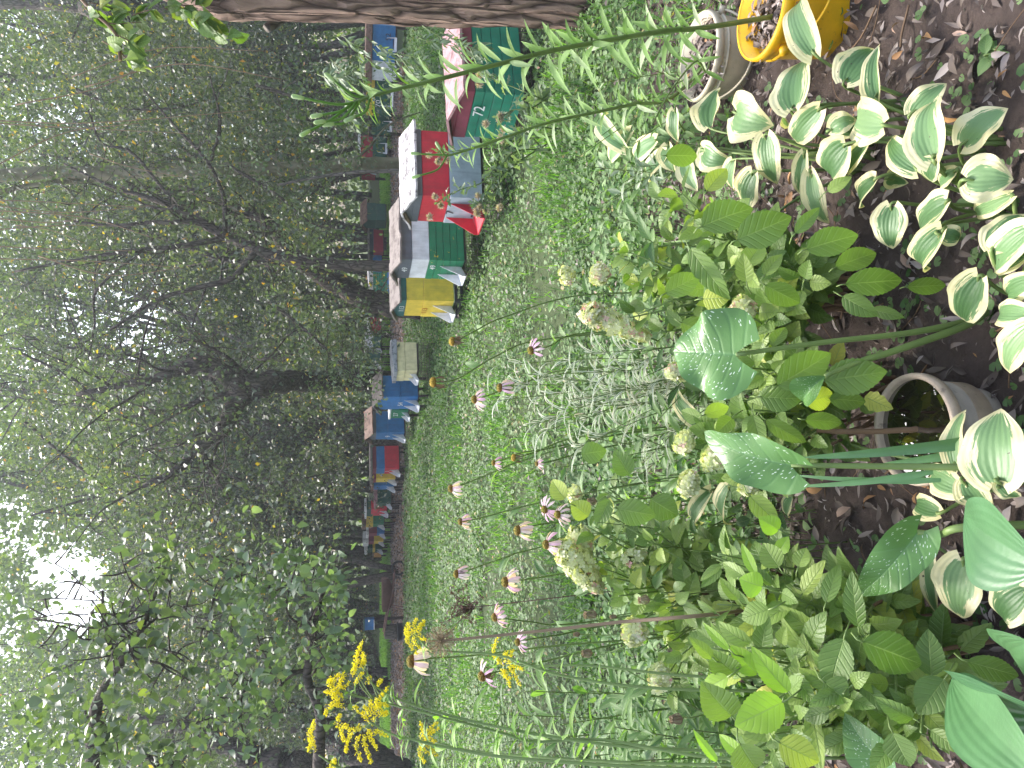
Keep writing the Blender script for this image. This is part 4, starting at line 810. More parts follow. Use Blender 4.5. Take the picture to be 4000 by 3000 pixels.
# --- the wood behind, tree by tree
WOOD = [('dense low tree shading the double blue and white hive', 9.6, 21.5, 10, 3, 1.2, 'canopy', 0), ('tree with yellowing leaves behind number 70', 7.6, 23.5, 11, 4, 1.1, 'canopy', .12), ('many stemmed tree right of the straight trunk', 6.2, 19.5, 10, 4, 1, 'canopy', .05),
        ('bushy tree filling the gap left of the straight trunk', 4.1, 22, 12, 3, 1.1, 'canopy', .02), ('tree with crossing branches above the dark green gable hive', 3.0, 24.5, 12, 4, 1, 'canopy_dark', 0), ('light tree behind the leaning dark trunk', 1.9, 27, 13, 3, 1.1, 'canopy', .1),
        ('tall tree behind the red hive in the gap', .6, 25, 13, 3, 1, 'canopy', 0), ('leafy tree behind the forked trunk', -.6, 23, 12, 3, 1.1, 'canopy', .02), ('tree standing behind the brown roofed hive', -2.0, 24.5, 13, 4, 1.1, 'canopy', -.03), ('dark tree behind the red banded hive', -3.2, 22.6, 12, 4, 1.1, 'canopy_dark', .05),
        ('drooping tree over the far hive row', -4.6, 28.5, 13, 4, 1.2, 'canopy', -.03), ('tree at the end of the hive row', -6.3, 30, 12, 4, 1.1, 'canopy', 0), ('tree behind the wheelbarrow', -7.7, 26, 12, 4, 1.1, 'canopy', -.05), ('bushy tree behind the tiny blue hive', -9.2, 25, 13, 4, 1.2, 'canopy_dark', .05),
        ('tree where the mulch path leaves the picture', -10.6, 22, 13, 4, 1.2, 'canopy', 0), ('tree rising just right of the open sky', -5.0, 20.5, 13, 3, 1.0, 'canopy', .08), ('spreading tree behind the burr trunk', 11.5, 25, 13, 3, 1.2, 'canopy', .1)]
for (lb_, x, Y, h, ns, spd, mt, sh) in WOOD:
    forest_tree(lb_, x*1.12+(.6 if 0 < x < 7 else 0), Y+(6.5 if 0 < x < 7 else 2.5), h*1.1, ns, spd, per=66, rad=.42, L=.105, mat=mt, shift=sh, bark='bark_dark' if ns > 3 else 'bark_grey', r0=.12, nb=9, fill=22, low=.34)
FAR = [('pale far tree seen between the straight and leaning trunks', 4.5), ('far tree behind the dark red hive', 8.0), ('far tree at the right edge', 13.0), ('bright far tree behind the forked tree', .4), ('bright far tree behind the blue hives', -3.0), ('far tree above the middle of the hive row', -7.0), ('far tree behind the tiny blue hive', -11.0), ('far tree behind the left path end', -15.0), ('far tree at the upper right', 17.0)]
for k, (lb_, x) in enumerate(FAR):
    forest_tree(lb_, x, 38+3*math.sin(k*2.1), 24, 3, .85, per=60, rad=.62, L=.17, mat='canopy_sunlit', shift=.1, r0=.16, nb=7, fill=80, low=.16, group='far trees of the wood')
# far wood: reads as one mass
mb = MB(); n = 120000; X = rng.uniform(-42, 42, n); Y = rng.uniform(46, 58, n); Zt = 26+4*vnoise(X, X*.3, .25)-(np.abs(X+14) < 4)*3
Z = rng.random(n)**.8*Zt; P = np.stack([X, Y, Z], 1); keep = open_sky(P, 1.0); P = P[keep]; n = len(P)
D = rng.normal(0, 1, (n, 3)); D[:, 2] -= .4; N = rng.normal(0, .6, (n, 3)); N[:, 2] += .8; quadleaves(mb, P, D, unit(N), rng.uniform(.3, .65, n), rng.uniform(.22, .45, n), np.clip(rng.beta(2, 2, n)*.8+.15*vnoise(P[:, 0], P[:, 2], .5), .01, .95))
for k in range(70):
    x, y = rng.uniform(-38, 38), rng.uniform(44, 56); mb.tube(smooth_path([(x, y, 0), (x+rng.normal(0, .5), y, 6), (x+rng.normal(0, 1), y, 13)], 3), [.16, .13, .05], 6, mi=1)
o = mb.build('distant_wood', [M['canopy_sunlit'], M['bark_dark']]); tag(o, 'far-off sunlit wood closing the view behind all trees', 'wood', kind='stuff')
# bare pale whips hanging through the crowns
t = thing('hanging_whips', 'long bare pale willow whips hanging in front of the crowns', 'branches', pt(-200, 800, 10), None); mb = MB()
for (a, b, c) in [((-60, 470), (350, 480), (1000, 430)), ((60, 410), (420, 330), (700, 150)), ((-50, 480), (300, 500), (760, 523)), ((-50, 780), (200, 790), (560, 810)), ((-50, 800), (260, 830), (620, 800)), ((-50, 850), (200, 870), (340, 850)), ((-50, 900), (240, 880), (410, 885)), ((-50, 960), (250, 975), (520, 980)), ((-50, 1010), (350, 1020), (700, 1045)), ((150, 1000), (420, 1075), (720, 1045)), ((280, 300), (620, 190), (1040, 200)), ((330, 340), (700, 250), (1100, 310)), ((-40, 660), (250, 520), (560, 480)), ((350, 600), (500, 650), (700, 690)), ((-50, 820), (330, 850), (600, 930)), ((60, 880), (200, 900), (330, 950))]:
    d = rng.uniform(9, 11); mb.tube(smooth_path([pt(*a, d), pt(*b, d), pt(*c, d)], 7), np.linspace(.009, .004, 15), 5)
mb.build('whips', M['seed'], t)

# ------------------------------------------------------------------ pale scattering box added for the lens glare and lifted darks
hm, ht, ho = newmat('glare_veil'); pv = ht.nodes.new('ShaderNodeVolumePrincipled'); pv.inputs['Color'].default_value = (.84, .91, 1, 1); pv.inputs['Density'].default_value = .0017; pv.inputs['Anisotropy'].default_value = .3
ht.links.new(pv.outputs[0], ho.inputs['Volume']); mb = MB(); mb.box((0, 24.5, 10.2), (46, 36.5, 12.2)); o = mb.build('veil', hm, smooth=False); tag(o, 'thin pale haze added for the lens glare under the trees', 'veil', kind='stuff')
# ------------------------------------------------------------------ pots and buckets
def plastic(name, c, rough=.4, dirt=.35, stripe=0):
    m_, t, out = newmat(name); p = pos(t); n1 = noise(t, 8, 6, p, .65); n2 = noise(t, 45, 4, p)
    col = mixc(t, 1, c, ramp(t, n1, [(.3, (1-dirt,)*3), (.65, (1.08,)*3)]), 'MULTIPLY')
    col = mixc(t, ramp(t, n2, [(.62, (0,)*3), (.72, (.55,)*3)]), col, (.08, .06, .045))
    finish(t, out, col, rough, n1, .1, .003, spec=.5); return m_
PM = dict(yellow=plastic('yellow_plastic', (.80, .45, .012), .35, .22), beige=plastic('beige_plastic', (.50, .44, .33), .5, .3), clay=plastic('weathered_pot', (.50, .40, .31), .65, .4), clayside=plastic('pot_side', (.30, .26, .22), .75, .35))
m_, t_, out_ = newmat('dark_water'); finish(t_, out_, (.012, .009, .007), .012, noise(t_, 3, 2, pos(t_)), .02, .01, spec=1.0, coat=1.0); [setattr(q.inputs['IOR'], 'default_value', 2.1) for q in t_.nodes if q.type == 'BSDF_PRINCIPLED']; PM['water'] = m_
def ring(c, rp, k=64, mat=None, name='rim', parent=None, extra=None):
    V, F = lathe(rp, k); mb = MB(); mb.add(V+np.array([c[0], c[1], 0]), F)
    return mb.build(name, mat, parent)
# yellow bucket
c = gz(2968, 45, .27); t = thing('bucket', 'yellow plastic bucket holding soil and a lily stem', 'bucket', (c[0], c[1], 0))
R_ = .148; H_ = .27
ring(c, [(0, .004), (R_*.80, .002), (R_*.83, .012), (R_*.955, H_-.055), (R_*.975, H_-.05), (R_*.975, H_-.003), (R_*.94, H_-.003), (R_*.925, .21), (0, .205)], 72, PM['yellow'], 'body', t)
ring(c, [(R_*.977, H_-.035), (R_*1.02, H_-.034), (R_*1.03, H_-.012), (R_*1.01, H_+.001), (R_*.955, H_+.002), (R_*.95, H_-.004)], 72, PM['yellow'], 'rim', t)
ring(c, [(R_*.96, H_-.075), (R_*.995, H_-.073), (R_*.998, H_-.062), (R_*.965, H_-.058)], 72, PM['yellow'], 'band', t)
def bail(c, R, H, ang0, ang1, r, mat, parent, lean, sag):
    a = np.linspace(ang0, ang1, 30); f = np.sin(np.pi*(a-ang0)/(ang1-ang0)); P = np.stack([c[0]+(R+.012+.02*f)*np.cos(a), c[1]+(R+.012+.02*f)*np.sin(a), H-.05-sag*f], 1)
    mb = MB(); mb.tube(P, r, 7); h = mb.build('handle', mat, parent)
    for q in (P[0], P[-1]):
        mb = MB(); d = unit(np.array([q[0]-c[0], q[1]-c[1], 0])); mb.tube([q-d*.02, q+d*.012], .014, 14); mb.build('pivot', mat, h)
bail(c, R_, H_, math.radians(-158), math.radians(15), .0045, PM['yellow'], t, 0, .10)
bsoil = np.array([c[0], c[1], .215])
mb = MB(); n = 260; a = rng.uniform(0, 6.28, n); r = R_*.86*rng.random(n)**.5; P = np.stack([c[0]+r*np.cos(a), c[1]+r*np.sin(a), .212+rng.uniform(0, .02, n)], 1); D = rng.normal(0, 1, (n, 3)); D[:, 2] *= .3
leaves(mb, P, P+unit(D)*rng.uniform(.015, .06, (n, 1)), [0, 0, 1], rng.uniform(.006, .02, n), pf_ovate, 4, 2, .2, .4); o = mb.build('bucket_litter', M['litter']); tag(o, 'dry leaves and soil filling the yellow bucket', 'leaf litter', kind='stuff')
mb = MB(); mb.add(*lathe([(0, .212), (R_*.9, .208)], 40)); mb.V[0] += np.array([c[0], c[1], 0]); mb.build('soil', M['soil'], t)
YB = c
# beige tub
c = gz(2727, 221, .185); t = thing('bucket', 'beige plastic tub with folded handle behind the yellow bucket', 'bucket', (c[0], c[1], 0)); R_ = .172; H_ = .185
ring(c, [(0, .004), (R_*.84, .002), (R_*.87, .01), (R_*.96, H_-.06), (R_*.97, H_-.003), (R_*.94, H_-.003), (R_*.92, .13), (0, .125)], 72, PM['beige'], 'body', t)
ring(c, [(R_*.975, H_-.03), (R_*1.01, H_-.028), (R_*1.02, H_-.008), (R_*1.0, H_+.001), (R_*.95, H_+.002), (R_*.945, H_-.004)], 72, PM['beige'], 'rim', t)
ring(c, [(R_*.965, H_-.055), (R_*1.005, H_-.053), (R_*1.005, H_-.047), (R_*.967, H_-.044)], 72, PM['beige'], 'band', t)
bail(c, R_, H_, math.radians(-175), math.radians(-38), .005, PM['beige'], t, 0, .085)
mb = MB(); mb.add(*lathe([(0, .14), (R_*.9, .136)], 40)); mb.V[0] += np.array([c[0], c[1], 0]); mb.build('soil', M['soil'], t); BB = c
n = 200; a = rng.uniform(0, 6.28, n); r = R_*.86*rng.random(n)**.5; P = np.stack([c[0]+r*np.cos(a), c[1]+r*np.sin(a), .14+rng.uniform(0, .025, n)], 1); D = rng.normal(0, 1, (n, 3)); D[:, 2] *= .3
mb = MB(); leaves(mb, P, P+unit(D)*rng.uniform(.015, .07, (n, 1)), [0, 0, 1], rng.uniform(.006, .02, n), pf_ovate, 4, 2, .2, .4); o = mb.build('tub_litter', M['litter']); tag(o, 'dry leaves filling the beige tub', 'leaf litter', kind='stuff')
# pot of water
c = gz(3560, 1677, .2); t = thing('pot', 'round weathered pot full of dark water in the bare soil', 'pot', (c[0], c[1], 0)); R_ = .142; H_ = .2
ring(c, [(0, .004), (R_*.70, .002), (R_*.73, .01), (R_*.93, H_-.03), (R_*.93, H_-.03)], 72, PM['clayside'], 'pot_wall', t)
ring(c, [(R_*.93, H_-.03), (R_*1.0, H_-.026), (R_*1.01, H_-.012), (R_*.99, H_), (R_*.93, H_+.001), (R_*.90, H_-.006), (R_*.87, H_-.05), (R_*.84, .06), (0, .055)], 72, PM['clay'], 'rim', t)
mb = MB(); V, F = lathe([(0, H_-.017), (R_*.4, H_-.017), (R_*.89, H_-.017)], 60); mb.add(V+np.array([c[0], c[1], 0]), F); o = mb.build('pot_water', PM['water']); tag(o, 'dark still water in the round pot, mirroring the sky', 'water', kind='stuff')
a0 = np.array([c[0]+.0, c[1]-.005, .165]); top = pt(3190, 1682, 2.03); e = a0; mb = MB(); P = smooth_path([e+[.0, -.03, -.11], e, e*.5+top*.5+[-.004, 0, 0], top], 8); mb.tube(P+rng.normal(0, .0008, P.shape), [.009, .008, .007, .008], 9)
o = mb.build('stick', M['brown_stem']); tag(o, 'crooked brown stick standing in the pot of water', 'stick')
mb = MB(); P = pt(3560, 1565, 1.92); leaves(mb, [pt(3378, 1548, 1.98)], [pt(3490, 1598, 1.93)], [unit([0, -.6, 1])], [.05], pf_ovate, 8, 6, .08, .3, .06, serr=.1, rnd=[.95]); o = mb.build('yellow_leaf', M['hydr']); tag(o, 'curled yellowing leaf leaning over the pot rim', 'leaf')
# ------------------------------------------------------------------ hostas with cream edged leaves
UP = np.array([0, 0, 1.0])
def cc(cx, cy, X0, Y0, s): return X0+cx/s, Y0+cy/s
C1 = lambda a, b: cc(a, b, 2600, 0, 1.58)
C2 = lambda a, b: cc(a, b, 2600, 1000, 1.58)
C3 = lambda a, b: cc(a, b, 2600, 1950, 1.58)
# (base x, base y, tip x, tip y, width px, height above ground, fold, arch)
HL = [(C1, 915, 320, 840, 5, 180, .30, .25, .12), (C1, 795, 660, 868, 365, 245, .34, .3, .1), (C1, 1115, 500, 1285, 300, 215, .30, .2, .15), (C1, 1310, 600, 1325, 270, 130, .30, .8, .05), (C1, 285, 775, 335, 540, 200, .32, .7, .05),
      (C1, 440, 700, 668, 775, 250, .34, .25, .2), (C1, 950, 680, 800, 870, 160, .30, .25, .1), (C1, 740, 660, 775, 780, 120, .30, .2, .1), (C1, 1025, 800, 1180, 740, 120, .30, .5, .3), (C1, 1345, 770, 1200, 720, 250, .32, .2, .1),
      (C1, 1118, 900, 1050, 1098, 230, .32, .25, .15), (C1, 1075, 800, 1200, 800, 90, .28, .5, .2), (C1, 1245, 890, 1150, 1080, 95, .30, .5, .15), (C1, 1300, 1110, 1230, 1275, 130, .28, .4, .1), (C1, 860, 960, 850, 1215, 95, .29, .5, .1),
      (C1, 900, 1080, 1010, 1380, 120, .30, .3, .2), (C1, 625, 850, 690, 1138, 165, .32, .15, .1), (C1, 245, 930, 425, 1000, 150, .34, .3, .3), (C1, 240, 920, 375, 1082, 105, .33, .5, .2), (C1, 425, 1000, 430, 1172, 110, .30, .5, .1),
      (C1, 545, 1075, 515, 1278, 165, .32, .2, .1), (C1, 1660, 975, 1690, 605, 235, .36, .35, .15), (C1, 1530, 700, 1735, 515, 150, .33, .35, .1), (C1, 1845, 890, 2115, 668, 225, .30, .25, .1), (C1, 1550, 1040, 1395, 850, 150, .30, .25, .1),
      (C1, 1655, 985, 1640, 1118, 130, .36, .3, .1), (C1, 1865, 1115, 2148, 1108, 250, .36, .35, .1), (C1, 1790, 1060, 1700, 1150, 100, .30, .3, .1), (C1, 2125, 1210, 1925, 1312, 110, .30, .3, .1), (C1, 1402, 1280, 1402, 1537, 190, .30, .2, .12),
      (C1, 1735, 1250, 1585, 1462, 200, .33, .25, .1), (C1, 1715, 1425, 1640, 1655, 170, .33, .5, .2), (C1, 1700, 1440, 1820, 1460, 110, .33, .4, .2), (C1, 2035, 1530, 2215, 1320, 210, .33, .25, .1), (C1, 2240, 1420, 2035, 1670, 210, .34, .3, .1),
      (C2, 1940, 140, 1850, 402, 220, .32, .25, .1), (C2, 2215, -10, 2030, 90, 130, .30, .3, .1), (C2, 2260, 150, 2115, 240, 150, .32, .3, .1), (C2, 2230, 360, 2068, 365, 150, .33, .3, .1), (C2, 2250, 450, 2120, 720, 190, .33, .3, .1),
      (C2, 2055, 1390, 2070, 940, 345, .36, .15, .12), (C2, 1790, 1290, 1855, 948, 130, .31, .4, .12), (C2, 1825, 1440, 1652, 1330, 170, .31, .25, .1), (C2, 1850, 1395, 2015, 1562, 170, .32, .3, .1), (C2, 2065, 1400, 2190, 1485, 110, .36, .4, .1),
      (C2, 240, 1045, 100, 832, 105, .42, .4, .15), (C2, 285, 1455, 240, 1645, 95, .40, .4, .2), (C2, 395, 1425, 412, 1658, 115, .42, .35, .15), (C2, 990, 1130, 880, 1200, 80, .25, .3, .1), (C2, 780, 1490, 770, 1610, 70, .25, .3, .1),
      (C3, 1842, 392, 1832, 735, 255, .34, .2, .12), (C3, 1690, 80, 1560, 20, 140, .28, .3, .1), (C3, 1640, 300, 1690, 720, 90, .26, .4, .1), (C3, 2225, 560, 2085, 738, 230, .34, .25, .15), (C3, 2000, 340, 1875, 300, 110, .26, .3, .1),
      (C1, 60, 690, 80, 880, 90, .33, .4, .1), (C1, 20, 900, 60, 1060, 120, .33, .4, .2), (C1, 0, 960, -90, 1120, 110, .33, .3, .1), (C1, -60, 870, -170, 1000, 110, .32, .3, .1), (C1, -220, 820, -330, 1000, 90, .3, .3, .1), (C1, -250, 900, -350, 700, 110, .32, .3, .15),
      (C1, 120, 1010, 200, 1180, 110, .33, .4, .1), (C1, 640, 1390, 700, 1520, 90, .3, .4, .1), (C1, 1380, 1100, 1500, 1130, 100, .25, .3, .1)]
HK = [('cream edged hosta clump beside the yellow bucket', C1(1480, 640)), ('leafy cream edged hosta in the middle of the bed', C1(1250, 1010)), ('hosta with the longest white edged leaf, lower right of the bed', C1(2050, 900)), ('hosta with a browning leaf below the hydrangea', C1(2150, 1300)),
      ('hosta at the lower edge of the picture above the pot', C2(2500, 330)), ('large leaved hosta leaning over the water pot', C2(2480, 1330)), ('shaded hosta left of the water pot', C3(2350, 480)), ('hosta growing through the hydrangea by the spotted leaves', C2(750, 1330)), ('back hosta clump between the hydrangea and the tub', C1(300, 960))]
HT = []
for lb_, (x, y) in HK:
    g = gz(x, y, .01); HT.append((thing('hosta', lb_, 'hosta', g, 'hostas with cream edged leaves'), g))
for (fn, bx, by, tx, ty, w, z, fo, ar) in HL:
    x0, y0 = fn(bx, by); x1, y1 = fn(tx, ty); B = gz(x0, y0, z); T = gz(x1, y1, z-.03-.05*rng.random()); dep = (B-CC)@FW; wd = w/1.58*dep/FPX
    # nearest clump to where the leaf would stand
    best = min(HT, key=lambda h: np.hypot(*(h[1][:2]-B[:2]-unit(h[1][:2]-B[:2])*.0)))
    N = unit(UP*.75+unit(CC-B)*.55+rng.normal(0, .16, 3)); mb = MB()
    leaves(mb, [B], [T], [N], [wd*1.22], pf_heart, 20, 12, ar+.03, fo*.8, .12, .18, rnd=[rng.random()]); mb.build('leaf', M['hosta'], best[0])
    g = best[1]+np.array([rng.normal(0, .02), rng.normal(0, .02), 0]); mid = g*.45+B*.55+np.array([0, 0, .05]); mb = MB(); ax = unit(T-B)
    mb.tube(smooth_path([g, mid, B-ax*.012, B+ax*.02], 5), [.006, .0045, .004, .002], 6, rnd=rng.random()); mb.build('leaf_stalk', M['stem'], best[0])
# ------------------------------------------------------------------ spotted arum leaves and plain broad leaves
def bigleaf(parent, B, T, w, mat, prof, N, ar=.1, fo=.2, wv=.06, lobe=.0, rnd=.5, name='leaf', nu=22, nv=14):
    mb = MB(); leaves(mb, [B], [T], [N], [w], prof, nu, nv, ar, fo, wv, lobe, rnd=[rnd]); return mb.build(name, M[mat], parent)
def pf_arrow(u): return np.where(u < .2, .34+.66*np.sin(np.pi/2*np.clip(u/.2, 0, 1))**.6, .10*np.sin(np.pi*(u-.2)/.8)+(1-((u-.2)/.8))**.72)
def stalk(parent, pts, r, name='stalk', mat='stem', rnd=.4):
    mb = MB(); mb.tube(smooth_path(pts, 8), r, 8, rnd=rnd); return mb.build(name, M[mat], parent)
g = pt(*C2(2230, 345), 1.95); g[2] = .02; t = thing('spotted_arum', 'arum with two tall stems and a glossy white flecked arrow leaf', 'arum', g)
B = pt(*C2(432, 608), 1.72); T = pt(*C2(48, 590), 1.84); bigleaf(t, B, T, .21, 'calla', pf_arrow, unit(CC-B+np.array([.05, 0, .25])), .06, .10, .22, .34, .3)
stalk(t, [g, pt(*C2(1850, 405), 1.86), pt(*C2(1500, 475), 1.80), pt(*C2(1000, 530), 1.75), B], [.011, .009, .007, .006, .005])
B = pt(*C2(985, 740), 1.74); T = pt(*C2(850, 900), 1.80); bigleaf(t, B, T, .07, 'calla', pf_lance, unit([.6, -1, .4]), .2, 1.1, .1, 0, .3)
stalk(t, [g+[.0, 0, .01], pt(*C2(1850, 430), 1.84), pt(*C2(1400, 590), 1.78), pt(*C2(1200, 650), 1.76), B], [.010, .009, .007, .005])
g = pt(*C2(2350, 1315), 1.5); g[2] = .02; t = thing('spotted_arum', 'arum with one straight stem and a dark drooping arrow leaf', 'arum', g)
B = pt(*C2(775, 1290), 1.66); T = pt(*C2(238, 1085), 1.80); bigleaf(t, B, T, .135, 'calla', pf_arrow, unit(np.array([-.5, -1, .45])), .12, .35, .2, .24, .1)
stalk(t, [g, pt(*C2(2212, 1306), 1.55), pt(*C2(1500, 1300), 1.62), B], [.009, .008, .007, .005])
for (a, b_, w) in (((2300, 1080), (830, 1243), .032), ((2300, 1120), (1330, 1283), .030), ((1650, 1330), (800, 1420), .018), ((1700, 1380), (780, 1350), .016)):
    B = pt(*C2(*a), 1.62); T = pt(*C2(*b_), 1.80); bigleaf(t, B, T, w, 'broad', pf_strap, unit([-.3, -1, .6]), .05, .4, .0, 0, .9, 'strap_leaf', 14, 4)
B = pt(*C2(790, 1180), 1.85); T = pt(*C2(700, 880), 1.9)
g = pt(*C3(2150, 180), 1.5); g[2] = .02; t = thing('spotted_arum', 'arum with a wavy flecked leaf arching over the soil, lower left', 'arum', g)
B = pt(*C3(1555, 205), 1.62); T = pt(*C3(1185, 590), 1.72); bigleaf(t, B, T, .105, 'calla', pf_arrow, unit([-.3, -.8, .8]), .18, .25, .14, .2, .4)
stalk(t, [g, pt(*C3(1900, 170), 1.55), pt(*C3(1700, 215), 1.6), B], [.009, .008, .006])
B = pt(*C3(1420, 1720), 1.55); T = pt(*C3(1105, 1318), 1.62); bigleaf(t, B, T, .10, 'calla', pf_lance, unit([-.4, -.8, .7]), .08, .3, .08, 0, .2)
g = pt(*C3(2600, 900), 1.15); g[2] = .0; t = thing('broad_leaved_plant', 'plant with long smooth bluish green leaves at the lower left corner', 'plant', g)
for (a, b_, w, d0, d1, n_) in (((2330, 420), (1842, 108), .150, 1.15, 1.35, (-.2, -.6, 1)), ((2380, 1330), (1752, 1072), .115, 1.1, 1.4, (-.3, -.7, 1)), ((2380, 1790), (1765, 1110), .12, 1.05, 1.4, (.2, -.8, 1)), ((2350, 1560), (1830, 1180), .13, 1.25, 1.45, (0, -.6, 1)), ((2250, 880), (2120, 940), .10, 1.3, 1.4, (0, -.6, 1))):
    B = pt(*C3(*a), d0); T = pt(*C3(*b_), d1); bigleaf(t, B, T, w, 'broad', pf_lance, unit(n_), .06, .35, .04, 0, rng.random(), 'leaf', 20, 10); stalk(t, [g, g*.4+B*.6+[0, 0, .03], B], [.010, .006], 'stalk')
# ------------------------------------------------------------------ hydrangeas
def panicle(parent, P0, P1, r, n=210, shade=0.0, fl=.0125, pink=.0):
    """cone shaped flower head: four petalled florets over a rounded volume"""
    P0, P1 = np.array(P0), np.array(P1); ax = P1-P0; L = np.linalg.norm(ax); axn = ax/max(L, 1e-6); 
    u = rng.random(n); a = rng.uniform(0, 6.28, n); A = unit(np.cross(axn, [.3, .5, .8])); Bv = np.cross(axn, A)
    prof = np.sqrt(np.clip(1-(2*u-1)**2*.85, 0, 1))*(1.05-.45*(1-u)); rr = r*prof*rng.uniform(.72, 1.06, n)
    out = np.cos(a)[:, None]*A+np.sin(a)[:, None]*Bv; C = P0+ax*(u[:, None]*1.0)+out*rr[:, None]; nn = unit(out+axn*((1-2*u)*-.6)[:, None]+rng.normal(0, .35, (n, 3)))
    mb = MB(); e1 = unit(np.cross(nn, rng.normal(0, 1, (n, 3)))); e2 = np.cross(nn, e1); s = fl*rng.uniform(.7, 1.2, n); rd = np.clip(rng.beta(2, 2, n)*.85+(rng.random(n) < pink)*.35+shade, .02, 1)
    for k in range(4):
        q = k*math.pi/2; d = e1*math.cos(q)+e2*math.sin(q); sd_ = np.cross(nn, d); V = np.stack([C, C+d*s[:, None]*.6+sd_*s[:, None]*.42+nn*s[:, None]*.12, C+d*s[:, None]*1.05+nn*s[:, None]*.05, C+d*s[:, None]*.6-sd_*s[:, None]*.42+nn*s[:, None]*.12], 1)
        mb.add(V.reshape(-1, 3), np.arange(4*n).reshape(n, 4), rnd=np.repeat(rd, 4))
    o = mb.build('flower_head', M['floret'], parent); ms = MB()
    for k in range(26): i = rng.integers(0, n); ms.tube([P0+ax*u[i]*.7, C[i]], .0012, 4)
    ms.tube([P0-axn*r*.8, P1], .0028, 5); ms.build('flower_stalks', M['stem'], parent); return o
def shrub(label, base, tips, cats='hydrangea', npair=(4, 7), Lf=.10, wf=.62, low=.45, mat='hydr', lime=0.0, name='hydrangea', group='hydrangea bushes', face=.5, wood=.6, seeds=0):
    t = thing(name, label, cats, base); 
    if group: t['group'] = group
    st = MB(); sg = MB(); B = []; T = []; N = []; Ws = []
    for tp in tips:
        tp = np.array(tp); b0 = base+np.array([rng.normal(0, .05), rng.normal(0, .05), 0]); b0[2] = 0; mid = b0*.5+tp*.5+rng.normal(0, .03, 3)+(tp-b0)*np.array([-.08, -.08, .04])
        P = smooth_path([b0, mid, tp], 9); k = int(len(P)*wood); st.tube(P[:k+1], np.linspace(.0065, .004, k+1), 6); sg.tube(P[k:], np.linspace(.004, .0022, len(P)-k), 6, rnd=.6)
        H = rng.integers(*npair); rot = rng.uniform(0, 3)
        for q in range(H):
            f = low+(1-low)*q/max(1, H-1); i = min(int(f*(len(P)-1)), len(P)-2); ax = unit(P[i+1]-P[i]); A = unit(np.cross(ax, [math.sin(rot+q*1.57), math.cos(rot+q*1.57), .2])); 
            for sg_ in (-1, 1):
                if rng.random() < .12: continue
                tilt = .15+.9*(q/max(1, H-1))*.5; dd = unit(A*sg_+ax*tilt+np.array([0, -.08, -.12])+rng.normal(0, .18, 3)); l = Lf*rng.uniform(.65, 1.2)*(1.0 if q < H-1 else .75)
                b_ = P[i]+dd*.018; sg.tube([P[i], b_], .0015, 4, rnd=.7); B.append(b_); T.append(b_+dd*l); N.append(unit(ax*.5+UP*.6+unit(CC-b_)*face+rng.normal(0, .3, 3))); Ws.append(l*wf*rng.uniform(.85, 1.1))
    mb = MB(); n = len(B); r = np.clip(rng.beta(2, 2, n)*.88, .02, 1); s = rng.random(n) < .05; r[s] = rng.uniform(.9, 1, s.sum())
    leaves(mb, B, T, N, Ws, pf_ovate, 10, 6, rng.uniform(.0, .14, n), rng.uniform(.1, .45, n), .03, rnd=r, serr=.05, bend=.03); mb.build('foliage', M[mat], t)
    st.build('woody_stems', M['brown_stem'], t); sg.build('green_stems', M['stem'], t); return t
def hleaf(t, lst, mat='hydr', z=None):
    for (fn, bx, by, tx, ty, w, d, rn) in lst:
        B = pt(*fn(bx, by), d); T = pt(*fn(tx, ty), d*(1.0+rng.uniform(-.02, .03))); mb = MB()
        leaves(mb, [B], [T], [unit(unit(CC-B)+UP*.35+rng.normal(0, .12, 3))], [w/1.58*d/FPX], pf_ovate, 24, 12, .06, .22, .03, rnd=[rn], serr=.035); o = mb.build('leaf', M[mat], t)
        ms = MB(); ax = unit(T-B); e = B-ax*.03+np.array([0, .02, -.02]); ms.tube([B+ax*.003, B-ax*.012, e], .0016, 5, rnd=.8); ms.build('leaf_stalk', M['stem'], o)
def rtips(lst):
    out = []
    for (x, y, rx, ry, d0, d1, n) in lst:
        for k in range(n):
            a = rng.uniform(0, 6.28); q = rng.random()**.5; out.append(pt(x+rx*q*math.cos(a), y+ry*q*math.sin(a), rng.uniform(d0, d1)))
    return out
b1 = gz(3330, 1130)
h1 = shrub('wide hydrangea bush in the centre of the bed, below the hostas', b1, rtips([(2480, 1010, 130, 130, 2.45, 2.75, 8), (2560, 1230, 110, 130, 2.25, 2.6, 10), (2780, 900, 130, 120, 2.05, 2.4, 8), (2820, 1180, 150, 160, 2.0, 2.35, 12), (3050, 1020, 140, 170, 1.95, 2.2, 8), (2980, 1330, 130, 110, 2.0, 2.2, 5), (2620, 800, 110, 100, 2.3, 2.6, 7), (2600, 1080, 120, 130, 2.3, 2.6, 7), (2750, 1400, 100, 110, 2.2, 2.4, 6)]), Lf=.085, low=.5)
hleaf(h1, [(C1, 222, 1400, 540, 1285, 225, 1.80, .3), (C1, 442, 1480, 778, 1338, 225, 1.75, .28), (C1, 868, 1540, 1190, 1450, 185, 1.85, .25), (C1, 255, 1180, 378, 1040, 130, 1.95, .85), (C1, 150, 1530, 400, 1850, 150, 1.85, .4), (C1, 500, 1650, 600, 1500, 150, 1.9, .6), (C1, 1050, 1650, 1300, 1560, 150, 1.9, .35), (C1, 0, 960, 195, 965, 140, 2.0, .4), (C1, 1000, 1180, 1150, 1090, 80, 2.0, .6), (C1, 800, 1440, 950, 1280, 90, 1.9, .3)])
